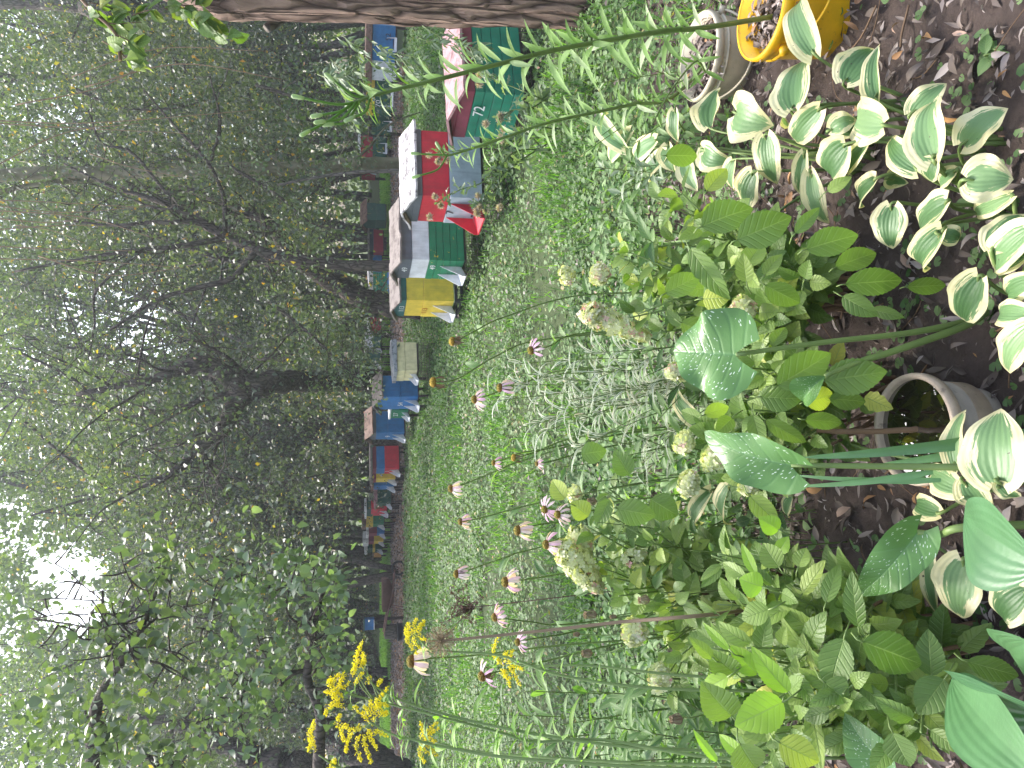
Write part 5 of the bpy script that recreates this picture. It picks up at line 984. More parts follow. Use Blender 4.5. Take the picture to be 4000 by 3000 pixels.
hleaf(h1, [(C2, 1108, 175, 1460, 150, 175, 1.85, .2), (C2, 1490, 190, 1730, 180, 110, 1.95, .3), (C2, 615, 180, 830, 290, 150, 1.85, .4), (C2, 610, 120, 720, -10, 100, 1.85, .6), (C2, 1090, 250, 1310, 370, 130, 1.9, .25), (C2, 1270, 330, 1475, 380, 80, 1.95, .3), (C2, 500, 160, 480, -20, 110, 1.88, .7), (C2, 230, 265, 400, 260, 150, 1.9, .93), (C2, 0, 230, 215, 120, 150, 1.85, .45), (C2, 95, 410, 300, 500, 150, 1.92, .5)])
for (a, b_, r, n_, d) in (((2270, 1212), (2535, 1318), .047, 340, 2.45), ((2190, 1080), (2240, 1070), .035, 110, 2.6), ((2315, 1065), (2375, 1080), .042, 150, 2.5), ((2868, 1190), (2935, 1235), .042, 230, 2.0), ((2610, 1440), (2680, 1470), .032, 110, 2.3), ((2330, 1190), (2300, 1260), .032, 110, 2.42)):
    panicle(h1, pt(*b_, d), pt(*a, d), r, n_, .08, .0125, .14)
b2 = gz(3480, 1520)
h2 = shrub('low hydrangea above the water pot', b2, rtips([(2960, 1500, 90, 110, 1.95, 2.2, 7), (2800, 1680, 110, 90, 2.0, 2.25, 8), (3080, 1640, 130, 120, 1.95, 2.15, 8), (2960, 1850, 130, 80, 2.0, 2.2, 6)]), Lf=.080, low=.55)
hleaf(h2, [(C2, 690, 800, 1020, 600, 230, 1.80, .35), (C2, 980, 770, 1368, 712, 225, 1.78, .33), (C2, 585, 870, 850, 880, 170, 1.84, .28), (C2, 860, 900, 1030, 850, 150, 1.88, .92), (C2, 1010, 880, 1235, 900, 130, 1.92, .3), (C2, 540, 980, 600, 1190, 110, 1.9, .45), (C2, 620, 1010, 870, 1150, 110, 1.88, .5), (C2, 860, 1010, 1090, 1030, 110, 1.9, .4), (C2, 410, 1000, 310, 1100, 110, 1.9, .45), (C2, 240, 980, 390, 930, 100, 1.92, .75), (C2, 520, 1480, 700, 1650, 130, 1.85, .7), (C2, 600, 530, 560, 650, 100, 1.9, .3), (C2, 660, 560, 740, 440, 100, 1.9, .5), (C2, 130, 640, 480, 700, 100, 2.0, .4)])
for (a, b_, r, n_, d) in (((2645, 1720), (2700, 1745), .036, 150, 2.1), ((2765, 1770), (2820, 1805), .040, 190, 2.0), ((2665, 1880), (2720, 1900), .040, 180, 2.02), ((2900, 1890), (2945, 1905), .030, 100, 2.0)):
    panicle(h2, pt(*b_, d), pt(*a, d), r, n_, 0, .0125, .12)
b3 = gz(3750, 2500)
h3 = shrub('tall leafy hydrangea with lime green young leaves, lower left', b3, rtips([(2900, 2250, 150, 150, 1.75, 2.1, 9), (2850, 2480, 120, 160, 1.7, 2.0, 9), (3050, 2650, 170, 170, 1.6, 1.9, 10), (3300, 2400, 190, 200, 1.6, 1.9, 8), (3350, 2750, 170, 170, 1.45, 1.75, 8), (2950, 2880, 150, 100, 1.55, 1.8, 6), (3600, 2880, 130, 100, 1.4, 1.6, 4)]), Lf=.10, low=.4, wf=.5)
hleaf(h3, [(C3, 725, 1250, 425, 1400, 240, 1.42, .8), (C3, 760, 1190, 530, 905, 150, 1.45, .6), (C3, 570, 1080, 400, 900, 140, 1.5, .7), (C3, 600, 540, 455, 490, 170, 1.6, .5), (C3, 700, 190, 575, 110, 130, 1.75, .3), (C3, 385, 1095, 225, 1190, 120, 1.5, .9), (C3, 560, 470, 470, 270, 70, 1.65, .4), (C3, 1205, 780, 1105, 540, 60, 1.6, .7), (C3, 320, 1620, 170, 1420, 60, 1.45, .5), (C3, 395, 930, 230, 760, 60, 1.5, .4), (C3, 700, 330, 760, 230, 90, 1.75, .3), (C3, 480, 1590, 330, 1450, 90, 1.45, .5)], 'lime')
hleaf(h3, [(C3, 1215, 880, 1580, 1020, 250, 1.50, .12), (C3, 1100, 860, 1010, 1200, 210, 1.55, .2), (C3, 1720, 1110, 1560, 1330, 210, 1.5, .1), (C3, 1190, 790, 1150, 440, 130, 1.6, .1), (C3, 990, 640, 1075, 400, 110, 1.65, .35), (C3, 410, 1340, 220, 1120, 230, 1.48, .55), (C3, 440, 1080, 265, 920, 180, 1.52, .5), (C3, 980, 1130, 1125, 1250, 200, 1.55, .3), (C3, 460, 1510, 560, 1660, 220, 1.42, .6), (C3, 700, 1500, 950, 1620, 200, 1.5, .9), (C3, 1640, 1090, 1620, 800, 170, 1.55, .05), (C3, 700, 420, 600, 270, 150, 1.72, .55), (C3, 640, 680, 470, 740, 150, 1.62, .5), (C3, 820, 420, 870, 300, 110, 1.75, .6), (C3, 1860, 1000, 2180, 1090, 150, 1.5, .15), (C3, 290, 980, 145, 850, 80, 1.5, .6), (C3, 450, 620, 335, 480, 80, 1.65, .6), (C3, 1400, 1440, 1510, 1650, 190, 1.5, .3)])
panicle(h3, pt(3240, 2590, 1.75), pt(3160, 2575, 1.75), .045, 200, -.1)
b4 = gz(3100, 2300)
h4 = shrub('airy hydrangea with long pale flower heads behind the lime one', b4, rtips([(2300, 2120, 120, 130, 2.3, 2.6, 8), (2420, 2250, 130, 130, 2.2, 2.6, 9), (2350, 1980, 110, 90, 2.4, 2.7, 5), (2600, 2100, 130, 130, 2.15, 2.45, 8), (2560, 2400, 130, 130, 2.1, 2.4, 7), (2650, 2620, 110, 120, 2.05, 2.3, 5)]), Lf=.080, low=.5)
for (a, b_, r, n_, d) in (((2190, 2120), (2345, 2310), .052, 380, 2.35), ((2250, 2060), (2290, 2180), .045, 190, 2.4), ((2440, 2465), (2520, 2475), .045, 190, 2.2), ((2545, 2645), (2610, 2650), .042, 170, 2.1), ((2230, 1925), (2270, 1935), .034, 100, 2.5), ((2440, 2190), (2520, 2160), .03, 90, 2.35)):
    panicle(h4, pt(*b_, d), pt(*a, d), r, n_, .04, .013, .08)
hleaf(h4, [(C2, -620+0, 1500, -700, 1380, 120, 2.2, .88), (C2, -300, 1560, -60, 1600, 170, 2.15, .4)], 'hydr')
leafL = [(2300, 2015, 2230, 1960, .05, .85), (2541, 1950, 2648, 2015, .065, .3), (2460, 1855, 2400, 1760, .05, .3), (2270, 1775, 2370, 1760, .05, .35), (2380, 1950, 2330, 2060, .04, .4)]
for (x0, y0, x1, y1, w, r) in leafL:
    mb = MB(); B = pt(x0, y0, 2.25); T = pt(x1, y1, 2.25); leaves(mb, [B], [T], [unit(CC-B+[0, 0, .3])], [w*1.3], pf_ovate, 14, 8, .06, .2, .03, rnd=[r], serr=.03); mb.build('leaf', M['hydr'], h4)
# ------------------------------------------------------------------ lilies
def lily(label, pts, lstart, lend, nl, Lf, wf, pods, r=(.009, .004), parentgroup='lily stems gone to seed', young=0.0):
    P = smooth_path(pts, 14); t = thing('lily', label, 'lily', P[0], parentgroup); mb = MB(); mb.tube(P, np.array(r)*.82, 9, rnd=.1); mb.build('stem', M['stem'], t)
    B = []; T = []; N = []; Ws = []; ga = 0
    for k in range(nl):
        f = lstart+(lend-lstart)*k/nl; i = min(int(f*(len(P)-1)), len(P)-2); fr = f*(len(P)-1)-i; q = P[i]*(1-fr)+P[i+1]*fr; ax = unit(P[i+1]-P[i]); ga += 2.4+rng.normal(0, .2)
        A = unit(np.cross(ax, [0, 1, 0])); Bv = np.cross(ax, A); o = A*math.cos(ga)+Bv*math.sin(ga)*.75; dd = unit(o+ax*.05+np.array([0, 0, .08 if o[0] < 0 else .6])+rng.normal(0, .09, 3)); sz = (1-.5*max(0, (f-lstart)/(lend-lstart)-.45)/.55)*rng.uniform(.8, 1.15)
        B.append(q+o*r[1]*.7); T.append(q+dd*Lf*sz+np.array([0, 0, -.15*Lf*sz])); N.append(unit(ax*1.0+UP*.25+rng.normal(0, .12, 3))); Ws.append(Lf*wf*sz)
    mb = MB(); leaves(mb, B, T, N, Ws, pf_lance, 10, 4, rng.uniform(.02, .12, nl), .4, .0, rnd=rng.random(nl)); mb.build('foliage', M['lily'], t)
    for (a, b_, c_) in pods:
        mb = MB(); Q = smooth_path([a, b_, c_], 5); L_ = np.linspace(.003, .0028, len(Q)); mb.tube(Q, L_, 6, rnd=.3); po = mb.build('flower_stalk', M['lily'], t)
        d = unit(Q[-1]-Q[-2]); mb = MB(); mb.tube([Q[-1]-d*.002, Q[-1]+d*.004, Q[-1]+d*.022, Q[-1]+d*.026], [.0035, .0048, .0052, .0022], 7, rnd=.95); mb.build('seed_pod', M['lily'], po)
D_ = 2212/4000
def dpt(x, y, d): return pt(x/D_, y/D_, d)
b = bsoil+np.array([-.01, .0, 0])
pl = [(a, b_, c_) for a, b_, c_ in []]
top = [dpt(795, 205, 1.78)]
lily('tall lily stem with white backed leaves rising from the yellow bucket', [b, dpt(1520, 60, 2.33), dpt(1430, 68, 2.22), dpt(1310, 88, 2.10), dpt(1190, 110, 1.98), dpt(1060, 143, 1.88), dpt(920, 178, 1.80), dpt(800, 208, 1.76), dpt(755, 228, 1.75)],   .13, .97, 84, .105, .19,
     [(dpt(790, 210, 1.76), dpt(760, 205, 1.74), dpt(722, 175, 1.72)), (dpt(765, 222, 1.75), dpt(725, 225, 1.73), dpt(655, 212, 1.70)), (dpt(760, 225, 1.75), dpt(735, 240, 1.73), dpt(695, 248, 1.72)), (dpt(770, 220, 1.75), dpt(740, 255, 1.73), dpt(702, 262, 1.71)), (dpt(780, 215, 1.76), dpt(748, 262, 1.74), dpt(720, 268, 1.73)), (dpt(760, 225, 1.75), dpt(715, 258, 1.73), dpt(668, 283, 1.70)), (dpt(800, 208, 1.76), dpt(790, 240, 1.75), dpt(765, 253, 1.74))], (.0105, .0085, .0065, .004))
b = np.array([BB[0]-.02, BB[1], .14])
z = lambda x, y, d: pt(1700+x/2.011, y/2.011, d)
lily('shorter lily stem with narrow leaves growing from the beige tub', [b, z(1850, 770, 2.78), z(1560, 820, 2.70), z(1200, 895, 2.60), z(900, 960, 2.52), z(600, 1060, 2.46), z(370, 1140, 2.42), z(150, 1210, 2.38), z(80, 1225, 2.37)], .16, .93, 64, .095, .16,
     [(z(100, 1220, 2.37), z(40, 1218, 2.36), z(-130, 1208, 2.34)), (z(90, 1225, 2.37), z(20, 1330, 2.36), z(-125, 1380, 2.34)), (z(90, 1225, 2.37), z(70, 1215, 2.37), z(40, 1170, 2.36))], (.0085, .006, .004))
b = np.array([BB[0]+.03, BB[1]-.04, .14])
lily('youngest lily stem leaning over the beige tub', [b, z(2130, 560, 2.72), z(2050, 480, 2.62), z(2200, 370, 2.55)][:3]+[z(1860, 700, 2.55), z(1700, 980, 2.5)], .25, .98, 22, .085, .2, [], (.005, .003))
# ------------------------------------------------------------------ coneflowers
def coneflower(label, x, y, d, s0, kind, path, tilt=(0, 0), nleaf=3, baseY=None, open_=.5, npet=13):
    s = s0*.85; head = pt(x, y, d); bx, by = path[-1]; g = gz(bx, by) if bx > 2750 else pt(bx, by, d*1.02)
    n_ = len(path); pts = []
    for k, (px, py) in enumerate(path[::-1]):
        f = k/max(1, n_); dd = d+(((g-CC)@FW)-d)*(1-f)**1.0; pts.append(pt(px, py, dd) if k else g)
    ax = unit(np.array([tilt[0], tilt[1], 1.0])); pts.append(head-ax*s*.35)
    P = smooth_path(pts, 6); t = thing('coneflower', label, 'coneflower', P[0], 'coneflowers'); mb = MB(); mb.tube(P, [.0036, .003, .0022], 6, rnd=rng.random()); mb.build('stem', M['stem'], t)
    A = unit(np.cross(ax, [.2, 1, .1])); Bv = np.cross(ax, A)
    # cone
    prof = [(0, -.10), (.75, -.08), (.98, .12), (1.0, .35), (.88, .68), (.62, .92), (.3, 1.04), (0, 1.08)]; V, F = lathe([(r_*s, z_*s) for r_, z_ in prof], 20); V = V+rng.normal(0, .03*s, V.shape)
    V = head+V[:, :1]*A+V[:, 1:2]*Bv+V[:, 2:]*ax; mb = MB(); mb.add(V, F, lu=np.repeat(np.linspace(0, 1, len(prof)), 20)); 
    n = 130; u = rng.uniform(.05, 1, n); a = rng.uniform(0, 6.28, n); rr = s*np.sqrt(np.clip(1-(u*.97)**2.2, .02, 1)); o = np.cos(a)[:, None]*A+np.sin(a)[:, None]*Bv; Q = head+o*rr[:, None]*.97+ax*(u*s*1.02)[:, None]
    dd = unit(o*(1-u*.6)[:, None]+ax*(.3+u)[:, None]); sd_ = unit(np.cross(dd, ax+.01)); V = np.stack([Q-sd_*s*.05, Q+sd_*s*.05, Q+dd*s*.2], 1).reshape(-1, 3); mb.add(V, np.arange(3*n).reshape(n, 3), lu=np.repeat(u, 3))
    mb.build('cone', M['cone_gold' if kind == 'dead' or d < 1.9 else 'cone'], t)
    np_ = npet if kind != 'half' else 6; a = np.linspace(0, 6.28, np_, endpoint=False)+rng.normal(0, .13, np_)
    if kind == 'half': a = a*.55+1.2
    o = np.cos(a)[:, None]*A+np.sin(a)[:, None]*Bv; pl_ = s*rng.uniform(2.3, 2.9, np_); dr = rng.uniform(open_-.18, open_+.18, np_)
    if kind != 'dead':
        B = head+o*s*.85-ax*s*.05; T = B+unit(o*dr[:, None]-ax*(1-dr*.6)[:, None])*pl_[:, None]; mb = MB()
        leaves(mb, B, T, unit(o+ax*.4), s*rng.uniform(.55, .8, np_), pf_petal, 7, 4, .10, .35, .08, rnd=rng.uniform(.2, 1, np_) if kind != 'pale' else rng.uniform(.75, 1, np_)); mb.build('petals', M['petal'], t)
    if kind in ('dead', 'half'):
        m2 = 13; a = rng.uniform(0, 6.28, m2); o = np.cos(a)[:, None]*A+np.sin(a)[:, None]*Bv; B = head+o*s*.75-ax*s*.1; T = B-ax*s*rng.uniform(1.1, 2.0, (m2, 1))+o*s*rng.uniform(-.3, .5, (m2, 1)); mb = MB()
        leaves(mb, B, T, o, s*.3, pf_petal, 5, 2, rng.uniform(-.2, .3, m2), 1.0, .1); mb.build('withered_petals', M['drypetal'], t)
    B = []; T = []; N = []
    for k in range(nleaf):
        i = int(len(P)*rng.uniform(.15, .72)); q = rng.uniform(0, 6.28); dd = unit([math.cos(q), math.sin(q)*.5, rng.uniform(-.1, .7)]); B.append(P[i]); T.append(P[i]+dd*rng.uniform(.05, .09)); N.append(unit(np.array([0, -.5, 1])+rng.normal(0, .3, 3)))
    if B: mb = MB(); leaves(mb, B, T, N, .024, pf_lance, 8, 4, .1, .4, .04); mb.build('stem_leaves', M['weed'], t)
CF = [('withered coneflower with hanging dry petals near hive 113', 1773, 1334, 2.6, .0185, 'dead', [(1860, 1290), (1980, 1235), (2300, 1150), (2900, 1150)], (.05, 0), .4),
      ('tallest withered coneflower with a golden cone, in front of the cream hive', 1700, 1493, 2.45, .020, 'dead', [(1790, 1478), (1930, 1395), (2100, 1330), (2500, 1300), (2950, 1330)], (.0, 0), .4),
      ('pink coneflower with upswept petals above the striped grass', 1858, 1560, 2.6, .0165, 'pink', [(1960, 1525), (2010, 1505), (2250, 1440), (2900, 1400)], (.02, -.1), .62),
      ('coneflower half stripped of petals beside the striped grass', 1958, 1514, 2.5, .017, 'half', [(2060, 1490), (2120, 1475), (2400, 1430), (2900, 1420)], (.0, 0), .35),
      ('ragged pink coneflower low by the striped grass tip', 2078, 1368, 2.45, .016, 'half', [(2150, 1350), (2300, 1300), (2900, 1290)], (-.2, -.2), .9),
      ('small pink coneflower with a narrow skirt of petals', 1932, 1808, 2.75, .0125, 'pink', [(2030, 1770), (2110, 1755), (2300, 1700), (2880, 1640)], (.05, 0), .5),
      ('bare golden coneflower head below the small pink one', 2012, 1788, 2.6, .015, 'dead', [(2080, 1770), (2150, 1750), (2400, 1700), (2900, 1620)], (.1, 0), .4),
      ('pale pink coneflower with a greenish cone over the lawn', 1766, 1908, 2.7, .0165, 'pale', [(1840, 1880), (1950, 1835), (2040, 1800), (2400, 1700), (2880, 1660)], (.0, 0), .35),
      ('pink coneflower on a long bare stem left of the pale one', 1803, 2038, 2.75, .0150, 'pink', [(1890, 2020), (2000, 1990), (2150, 1955), (2500, 1890), (2900, 1850)], (.0, 0), .4),
      ('coneflower with a wide shaggy pale skirt in mid lawn', 2028, 2072, 2.55, .020, 'pale', [(2100, 2050), (2250, 2030), (2500, 1990), (2950, 1950)], (.05, -.05), .35),
      ('dried coneflower with a few mauve petals beside the dark umbel', 1788, 2242, 2.55, .0165, 'half', [(1850, 2220), (1980, 2175), (2060, 2150), (2400, 2080), (2980, 2050)], (.0, 0), .3),
      ('large pink coneflower with drooping petals left of mid lawn', 1980, 2273, 2.45, .0195, 'pink', [(2060, 2262), (2200, 2240), (2500, 2180), (3000, 2140)], (.0, -.05), .45),
      ('pink coneflower tilted to the left above the goldenrod', 1937, 2410, 2.55, .0165, 'pink', [(2000, 2420), (2080, 2430), (2200, 2440), (2500, 2400), (2980, 2330)], (-.25, -.1), .6),
      ('small magenta coneflower beside the allium stem', 2026, 2508, 2.45, .0140, 'pink', [(2080, 2495), (2180, 2480), (2230, 2470), (2500, 2420), (3050, 2360)], (.0, -.2), .75),
      ('coneflower with a big golden cone and white pink petals by the seed ball', 1615, 2583, 2.2, .0215, 'pale', [(1700, 2570), (1850, 2560), (2200, 2520), (2700, 2480), (3120, 2420)], (.0, .0), .4),
      ('crumpled pink coneflower near the goldenrod stem', 1888, 2640, 2.3, .0180, 'half', [(1960, 2620), (2100, 2590), (2500, 2500), (3100, 2430)], (-.3, -.2), .9),
      ('coneflower lost against the long pale hydrangea head', 2138, 2127, 2.35, .0170, 'pink', [(2200, 2100), (2400, 2080), (3020, 2030)], (.0, -.1), .6),
      ('deep pink coneflower seen from the side in mid bed', 2130, 1990, 2.45, .0150, 'pink', [(2200, 1985), (2400, 1960), (2950, 1900)], (-.1, -.5), .9),
      ('faded shaggy coneflower just below the deep pink one', 2182, 2010, 2.4, .0155, 'pale', [(2260, 2000), (2400, 1985), (2950, 1930)], (.1, -.3), .6),
      ('half hidden small pink coneflower under the bare golden head', 2100, 1812, 2.55, .0095, 'pink', [(2160, 1800), (2400, 1740), (2900, 1680)], (.0, 0), .6)]
for (lb_, x, y, d, s, kd, pa, ti, op) in CF: coneflower(lb_, x, y, d, s, kd, pa, ti, open_=op)
# ------------------------------------------------------------------ goldenrod
GZ = lambda a, b: (1150+a/2.328, 2350+b/2.328)
def raceme(t, P, s=.0036, dens=2.4):
    P = smooth_path(P, 8); seg = np.linalg.norm(np.diff(P, axis=0), axis=1); L = seg.sum(); n = int(L/.0016*dens); u = rng.random(n)*(len(P)-1.001); i = u.astype(int); f = (u-i)[:, None]; q = P[i]*(1-f)+P[i+1]*f
    tp = np.clip(1.15-u/(len(P)-1)*.55, .3, 1)[:, None]; q = q+rng.normal(0, .0032, (n, 3))*tp; mb = MB()
    for k in range(3):
        D = rng.normal(0, 1, (n, 3)); quadleaves(mb, q, D, rng.normal(0, 1, (n, 3)), s*rng.uniform(.7, 1.4, n), s*.75, rng.random(n))
    o = mb.build('flower_spray', M['rod_bloom'], t); ms = MB(); ms.tube(P, [.0012, .0006], 4); ms.build('spray_stalk', M['stem'], o)
def goldenrod(label, d, stem, racs, leafn=26, Lf=.075, side=()):
    pts = [pt(x, y, dd) for x, y, dd in stem]; P = smooth_path(pts, 9); t = thing('goldenrod', label, 'goldenrod', P[0], 'goldenrod plants'); mb = MB(); mb.tube(P, [.0042, .0034, .0018], 7, rnd=.5)
    for sd_ in side: mb.tube(smooth_path([pt(*GZ(*q), d) for q in sd_], 5), [.0018, .0010], 5, rnd=.7)
    mb.build('stem', M['stem'], t)
    for r_ in racs: raceme(t, [pt(*GZ(a, b), d+rng.uniform(-.02, .02)) for a, b in r_])
    B = []; T = []; N = []; Ws = []
    for k in range(leafn):
        f = rng.uniform(.25, .97); i = int(f*(len(P)-1)); q = k*2.4; dd = unit([math.cos(q), math.sin(q)*.7, .25+rng.normal(0, .2)]); l = Lf*rng.uniform(.7, 1.15)*(1.15-.75*max(0, f-.55)/.45); B.append(P[i]); T.append(P[i]+dd*l+[0, 0, -.25*l]); N.append(unit([dd[0]*-.2, -.4, 1])); Ws.append(l*.15)
    mb = MB(); leaves(mb, B, T, N, Ws, pf_lance, 8, 2, .14, .3, .0, bend=.05); mb.build('foliage', M['rod_leaf'], t); return t
goldenrod('tallest goldenrod with a wide spray of yellow plumes, left of the path', 1.95, [(3300, 2960, 1.75), (2800, 2960, 1.8), (2350, 2890, 1.87), (2090, 2897, 1.9), (1950, 2860, 1.92), (1740, 2805, 1.93), (1560, 2760, 1.95), (1420, 2725, 1.95), (1320, 2690, 1.95)],
    [[(370, 800), (320, 760), (310, 720), (345, 705)], [(400, 790), (420, 730), (455, 650)], [(340, 770), (370, 700), (405, 662)], [(420, 790), (460, 770), (500, 730)], [(380, 810), (320, 830), (280, 820)], [(420, 900), (350, 930), (290, 990), (290, 1040)], [(440, 960), (380, 940), (330, 960)], [(400, 1150), (390, 1080), (420, 1030)], [(390, 810), (350, 860), (400, 880)], [(430, 880), (410, 840), (370, 800)]], 34, .085,
    side=[[(720, 890), (620, 740), (570, 600)], [(760, 880), (690, 700), (640, 580)], [(700, 920), (560, 1020), (470, 1130)], [(720, 900), (540, 860), (400, 800)]])
goldenrod('goldenrod with two upright yellow spikes against the dark trunks', 1.97, [(3250, 2940, 1.8), (2500, 2920, 1.85), (2000, 2850, 1.9), (1650, 2765, 1.95), (1480, 2690, 1.97), (1400, 2610, 1.97)],
    [[(560, 620), (555, 540), (580, 450), (612, 370)], [(535, 660), (545, 600), (575, 540)], [(620, 590), (630, 520), (625, 450)], [(610, 580), (625, 540), (640, 480)], [(545, 750), (580, 700), (625, 640)], [(660, 740), (680, 700), (690, 690)], [(750, 920), (790, 860), (850, 780)], [(760, 760), (775, 730), (790, 720)]], 14, .06, side=[[(860, 940), (760, 820), (640, 620)], [(700, 880), (600, 760), (565, 620)]])
goldenrod('goldenrod with a dense low cluster of drooping yellow sprays', 1.9, [(3250, 3010, 1.7), (2600, 3000, 1.75), (2000, 2960, 1.82), (1720, 2915, 1.87), (1600, 2885, 1.88), (1560, 2880, 1.88), (1440, 2820, 1.9)],
    [[(700, 1100), (640, 1050), (610, 1000)], [(730, 1080), (660, 980), (640, 960)], [(760, 1040), (700, 960), (690, 900)], [(790, 1040), (830, 1010), (845, 1020)], [(620, 1130), (530, 1180), (480, 1280), (470, 1370)], [(590, 1220), (560, 1290), (590, 1400), (605, 1450)], [(640, 1220), (640, 1290), (670, 1390), (700, 1460)], [(670, 1170), (700, 1250), (745, 1335)], [(720, 1170), (780, 1200), (855, 1230)], [(440, 1130), (430, 1200), (460, 1270)], [(500, 1190), (480, 1130), (440, 1130)], [(800, 1010), (760, 940), (740, 900)], [(740, 960), (800, 930), (850, 950)], [(560, 1000), (550, 960), (575, 980)]], 26, .06, side=[[(1000, 1260), (820, 1180), (690, 1100)], [(700, 1110), (620, 1150), (540, 1200)]])
goldenrod('goldenrod plume curling over the mulch edge beside the seed ball', 2.15, [(3200, 2700, 1.95), (2600, 2690, 2.0), (2200, 2640, 2.05), (1950, 2560, 2.1), (1700, 2540, 2.13), (1640, 2500, 2.15), (1605, 2470, 2.15)],
    [[(1060, 300), (1010, 290), (1040, 180)], [(1060, 290), (1090, 210), (1110, 150)], [(1090, 290), (1130, 230), (1185, 170)], [(1040, 310), (1020, 340), (1070, 420), (1120, 480)], [(1080, 320), (1100, 380), (1150, 430)], [(1130, 300), (1160, 330), (1195, 345)], [(1020, 300), (1040, 240), (1030, 200)], [(1130, 270), (1150, 230), (1180, 200)]], 16, .05)
goldenrod('sparse goldenrod with fine arching sprays low over the lawn', 2.2, [(3200, 2650, 2.0), (2700, 2640, 2.05), (2300, 2600, 2.12), (2050, 2600, 2.17), (1990, 2575, 2.2)],
    [[(1850, 520), (1810, 480), (1820, 400), (1855, 320)], [(1880, 580), (1850, 530), (1830, 500)], [(1880, 600), (1920, 680), (1980, 700)], [(1950, 590), (2000, 650), (2050, 760)], [(1930, 550), (1920, 480), (1935, 470)], [(1950, 560), (1960, 500), (1985, 440)], [(1970, 590), (2030, 590), (2075, 620)], [(1900, 620), (1940, 700), (1960, 780)]], 8, .05)
goldenrod('goldenrod spike rising alone at the far left edge', 1.85, [(3100, 3080, 1.7), (2300, 3060, 1.75), (1600, 3020, 1.82), (1350, 3005, 1.85), (1245, 2950, 1.85)],
    [[(160, 1300), (140, 1220), (170, 1130), (180, 1080)], [(130, 1360), (140, 1310), (160, 1250)], [(180, 1350), (175, 1290), (160, 1220)], [(320, 1540), (340, 1470), (370, 1430)], [(340, 1560), (360, 1500), (375, 1450)]], 10, .05)
goldenrod('pale goldenrod in the shade under the tall one', 2.2, [(3150, 2990, 1.9), (2500, 2980, 2.0), (1900, 2940, 2.15), (1700, 2900, 2.2)],
    [[(1150, 1230), (1170, 1160), (1145, 1100)], [(1190, 1220), (1240, 1150), (1300, 1100)], [(1210, 1230), (1260, 1180), (1315, 1150)], [(1150, 1300), (1190, 1360), (1300, 1400)], [(1150, 1290), (1210, 1310), (1290, 1370)], [(1130, 1350), (1150, 1410), (1190, 1460)], [(1160, 1260), (1230, 1250), (1290, 1280)]], 14, .06)
# ------------------------------------------------------------------ allium seed ball
h = pt(1722, 2503, 2.1); P = smooth_path([gz(3180, 2350), pt(2800, 2398, 2.0), pt(2446, 2428, 2.03), pt(2222, 2453, 2.06), pt(1900, 2487, 2.09), h], 7)
t = thing('allium', 'round dry allium seed ball on a tall brown stem', 'allium', P[0]); mb = MB(); mb.tube(P, [.0055, .0045, .0035], 7, rnd=.2); mb.build('stem', M['seed'], t)
n = 170; d = unit(rng.normal(0, 1, (n, 3))); ms = MB(); mb = MB()
for k in range(n):
    r_ = .0375*rng.uniform(.85, 1.08); e = h+d[k]*r_; ms.tube([h+d[k]*.003, e], [.0006, .0005], 3, rnd=rng.random(), cap=False)
    for q in range(4): leaves(mb, [e], [e+unit(d[k]+rng.normal(0, .7, 3))*.0062], [d[k]+.01], [.0028], pf_ovate, 2, 2, .1, .3, rnd=[rng.random()])
ms.build('rays', M['seed'], t); mb.build('seed_heads', M['seed'], t)
# ------------------------------------------------------------------ dry wild carrot heads
def carrot(label, x, y, d, s, path, mat='seed'):
    h = pt(x, y, d); P = smooth_path([gz(path[-1][0], path[-1][1])]+[pt(a, b, d*1.0+.02) for a, b in path[:-1][::-1]]+[h+[0, 0, -s]], 6); t = thing('wild_carrot', label, 'wild carrot', P[0], 'dried wild carrot heads'); mb = MB(); mb.tube(P, .0018, 5, rnd=.8); mb.build('stem', M['stem'], t); mb = MB()
    for k in range(46):
        a = rng.uniform(0, 6.28); q = rng.random()**.5; o = np.array([math.cos(a), math.sin(a), 0]); b0 = h+[0, 0, -s]; Q = smooth_path([b0, b0+o*s*.75*q+[0, 0, s*.6], b0+o*s*.45*q+[0, 0, s*1.7]], 4); mb.tube(Q, [.0007, .0005], 3, rnd=rng.random(), cap=False)
        e = Q[-1]; D = rng.normal(0, 1, (5, 3)); quadleaves(mb, np.repeat([e], 5, 0), D, rng.normal(0, 1, (5, 3)), s*.22, s*.16, rng.random(5))
    mb.build('seed_head', M[mat], t)
carrot('closed brown wild carrot head beside the allium stem', 2305, 2402, 2.3, .022, [(2350, 2425), (2450, 2410), (2700, 2380), (3150, 2300)])
carrot('nest shaped wild carrot head at the edge of the goldenrod leaves', 2292, 2552, 2.25, .018, [(2320, 2550), (2360, 2555), (2600, 2480), (3200, 2380)])
carrot('fluffy wild carrot head in the middle of the left bed', 2515, 2344, 2.2, .019, [(2560, 2340), (2700, 2320), (3150, 2260)])
carrot('curled wild carrot head near the lower left lime leaves', 2640, 2810, 1.9, .019, [(2680, 2800), (2760, 2790), (3300, 2650)])
carrot('reddish wild carrot head above the round hydrangea leaf', 2312, 1958, 2.3, .016, [(2340, 1990), (2450, 2060), (2800, 2240), (3150, 2260)])
carrot('tiny green wild carrot head by the goldenrod sprays', 2252, 2478, 2.3, .011, [(2290, 2478), (2400, 2480), (2700, 2450), (3200, 2330)])
carrot('small pale wild carrot head at the end of a straight stem', 2395, 2410, 2.35, .012, [(2440, 2400), (2700, 2360), (3120, 2310)])
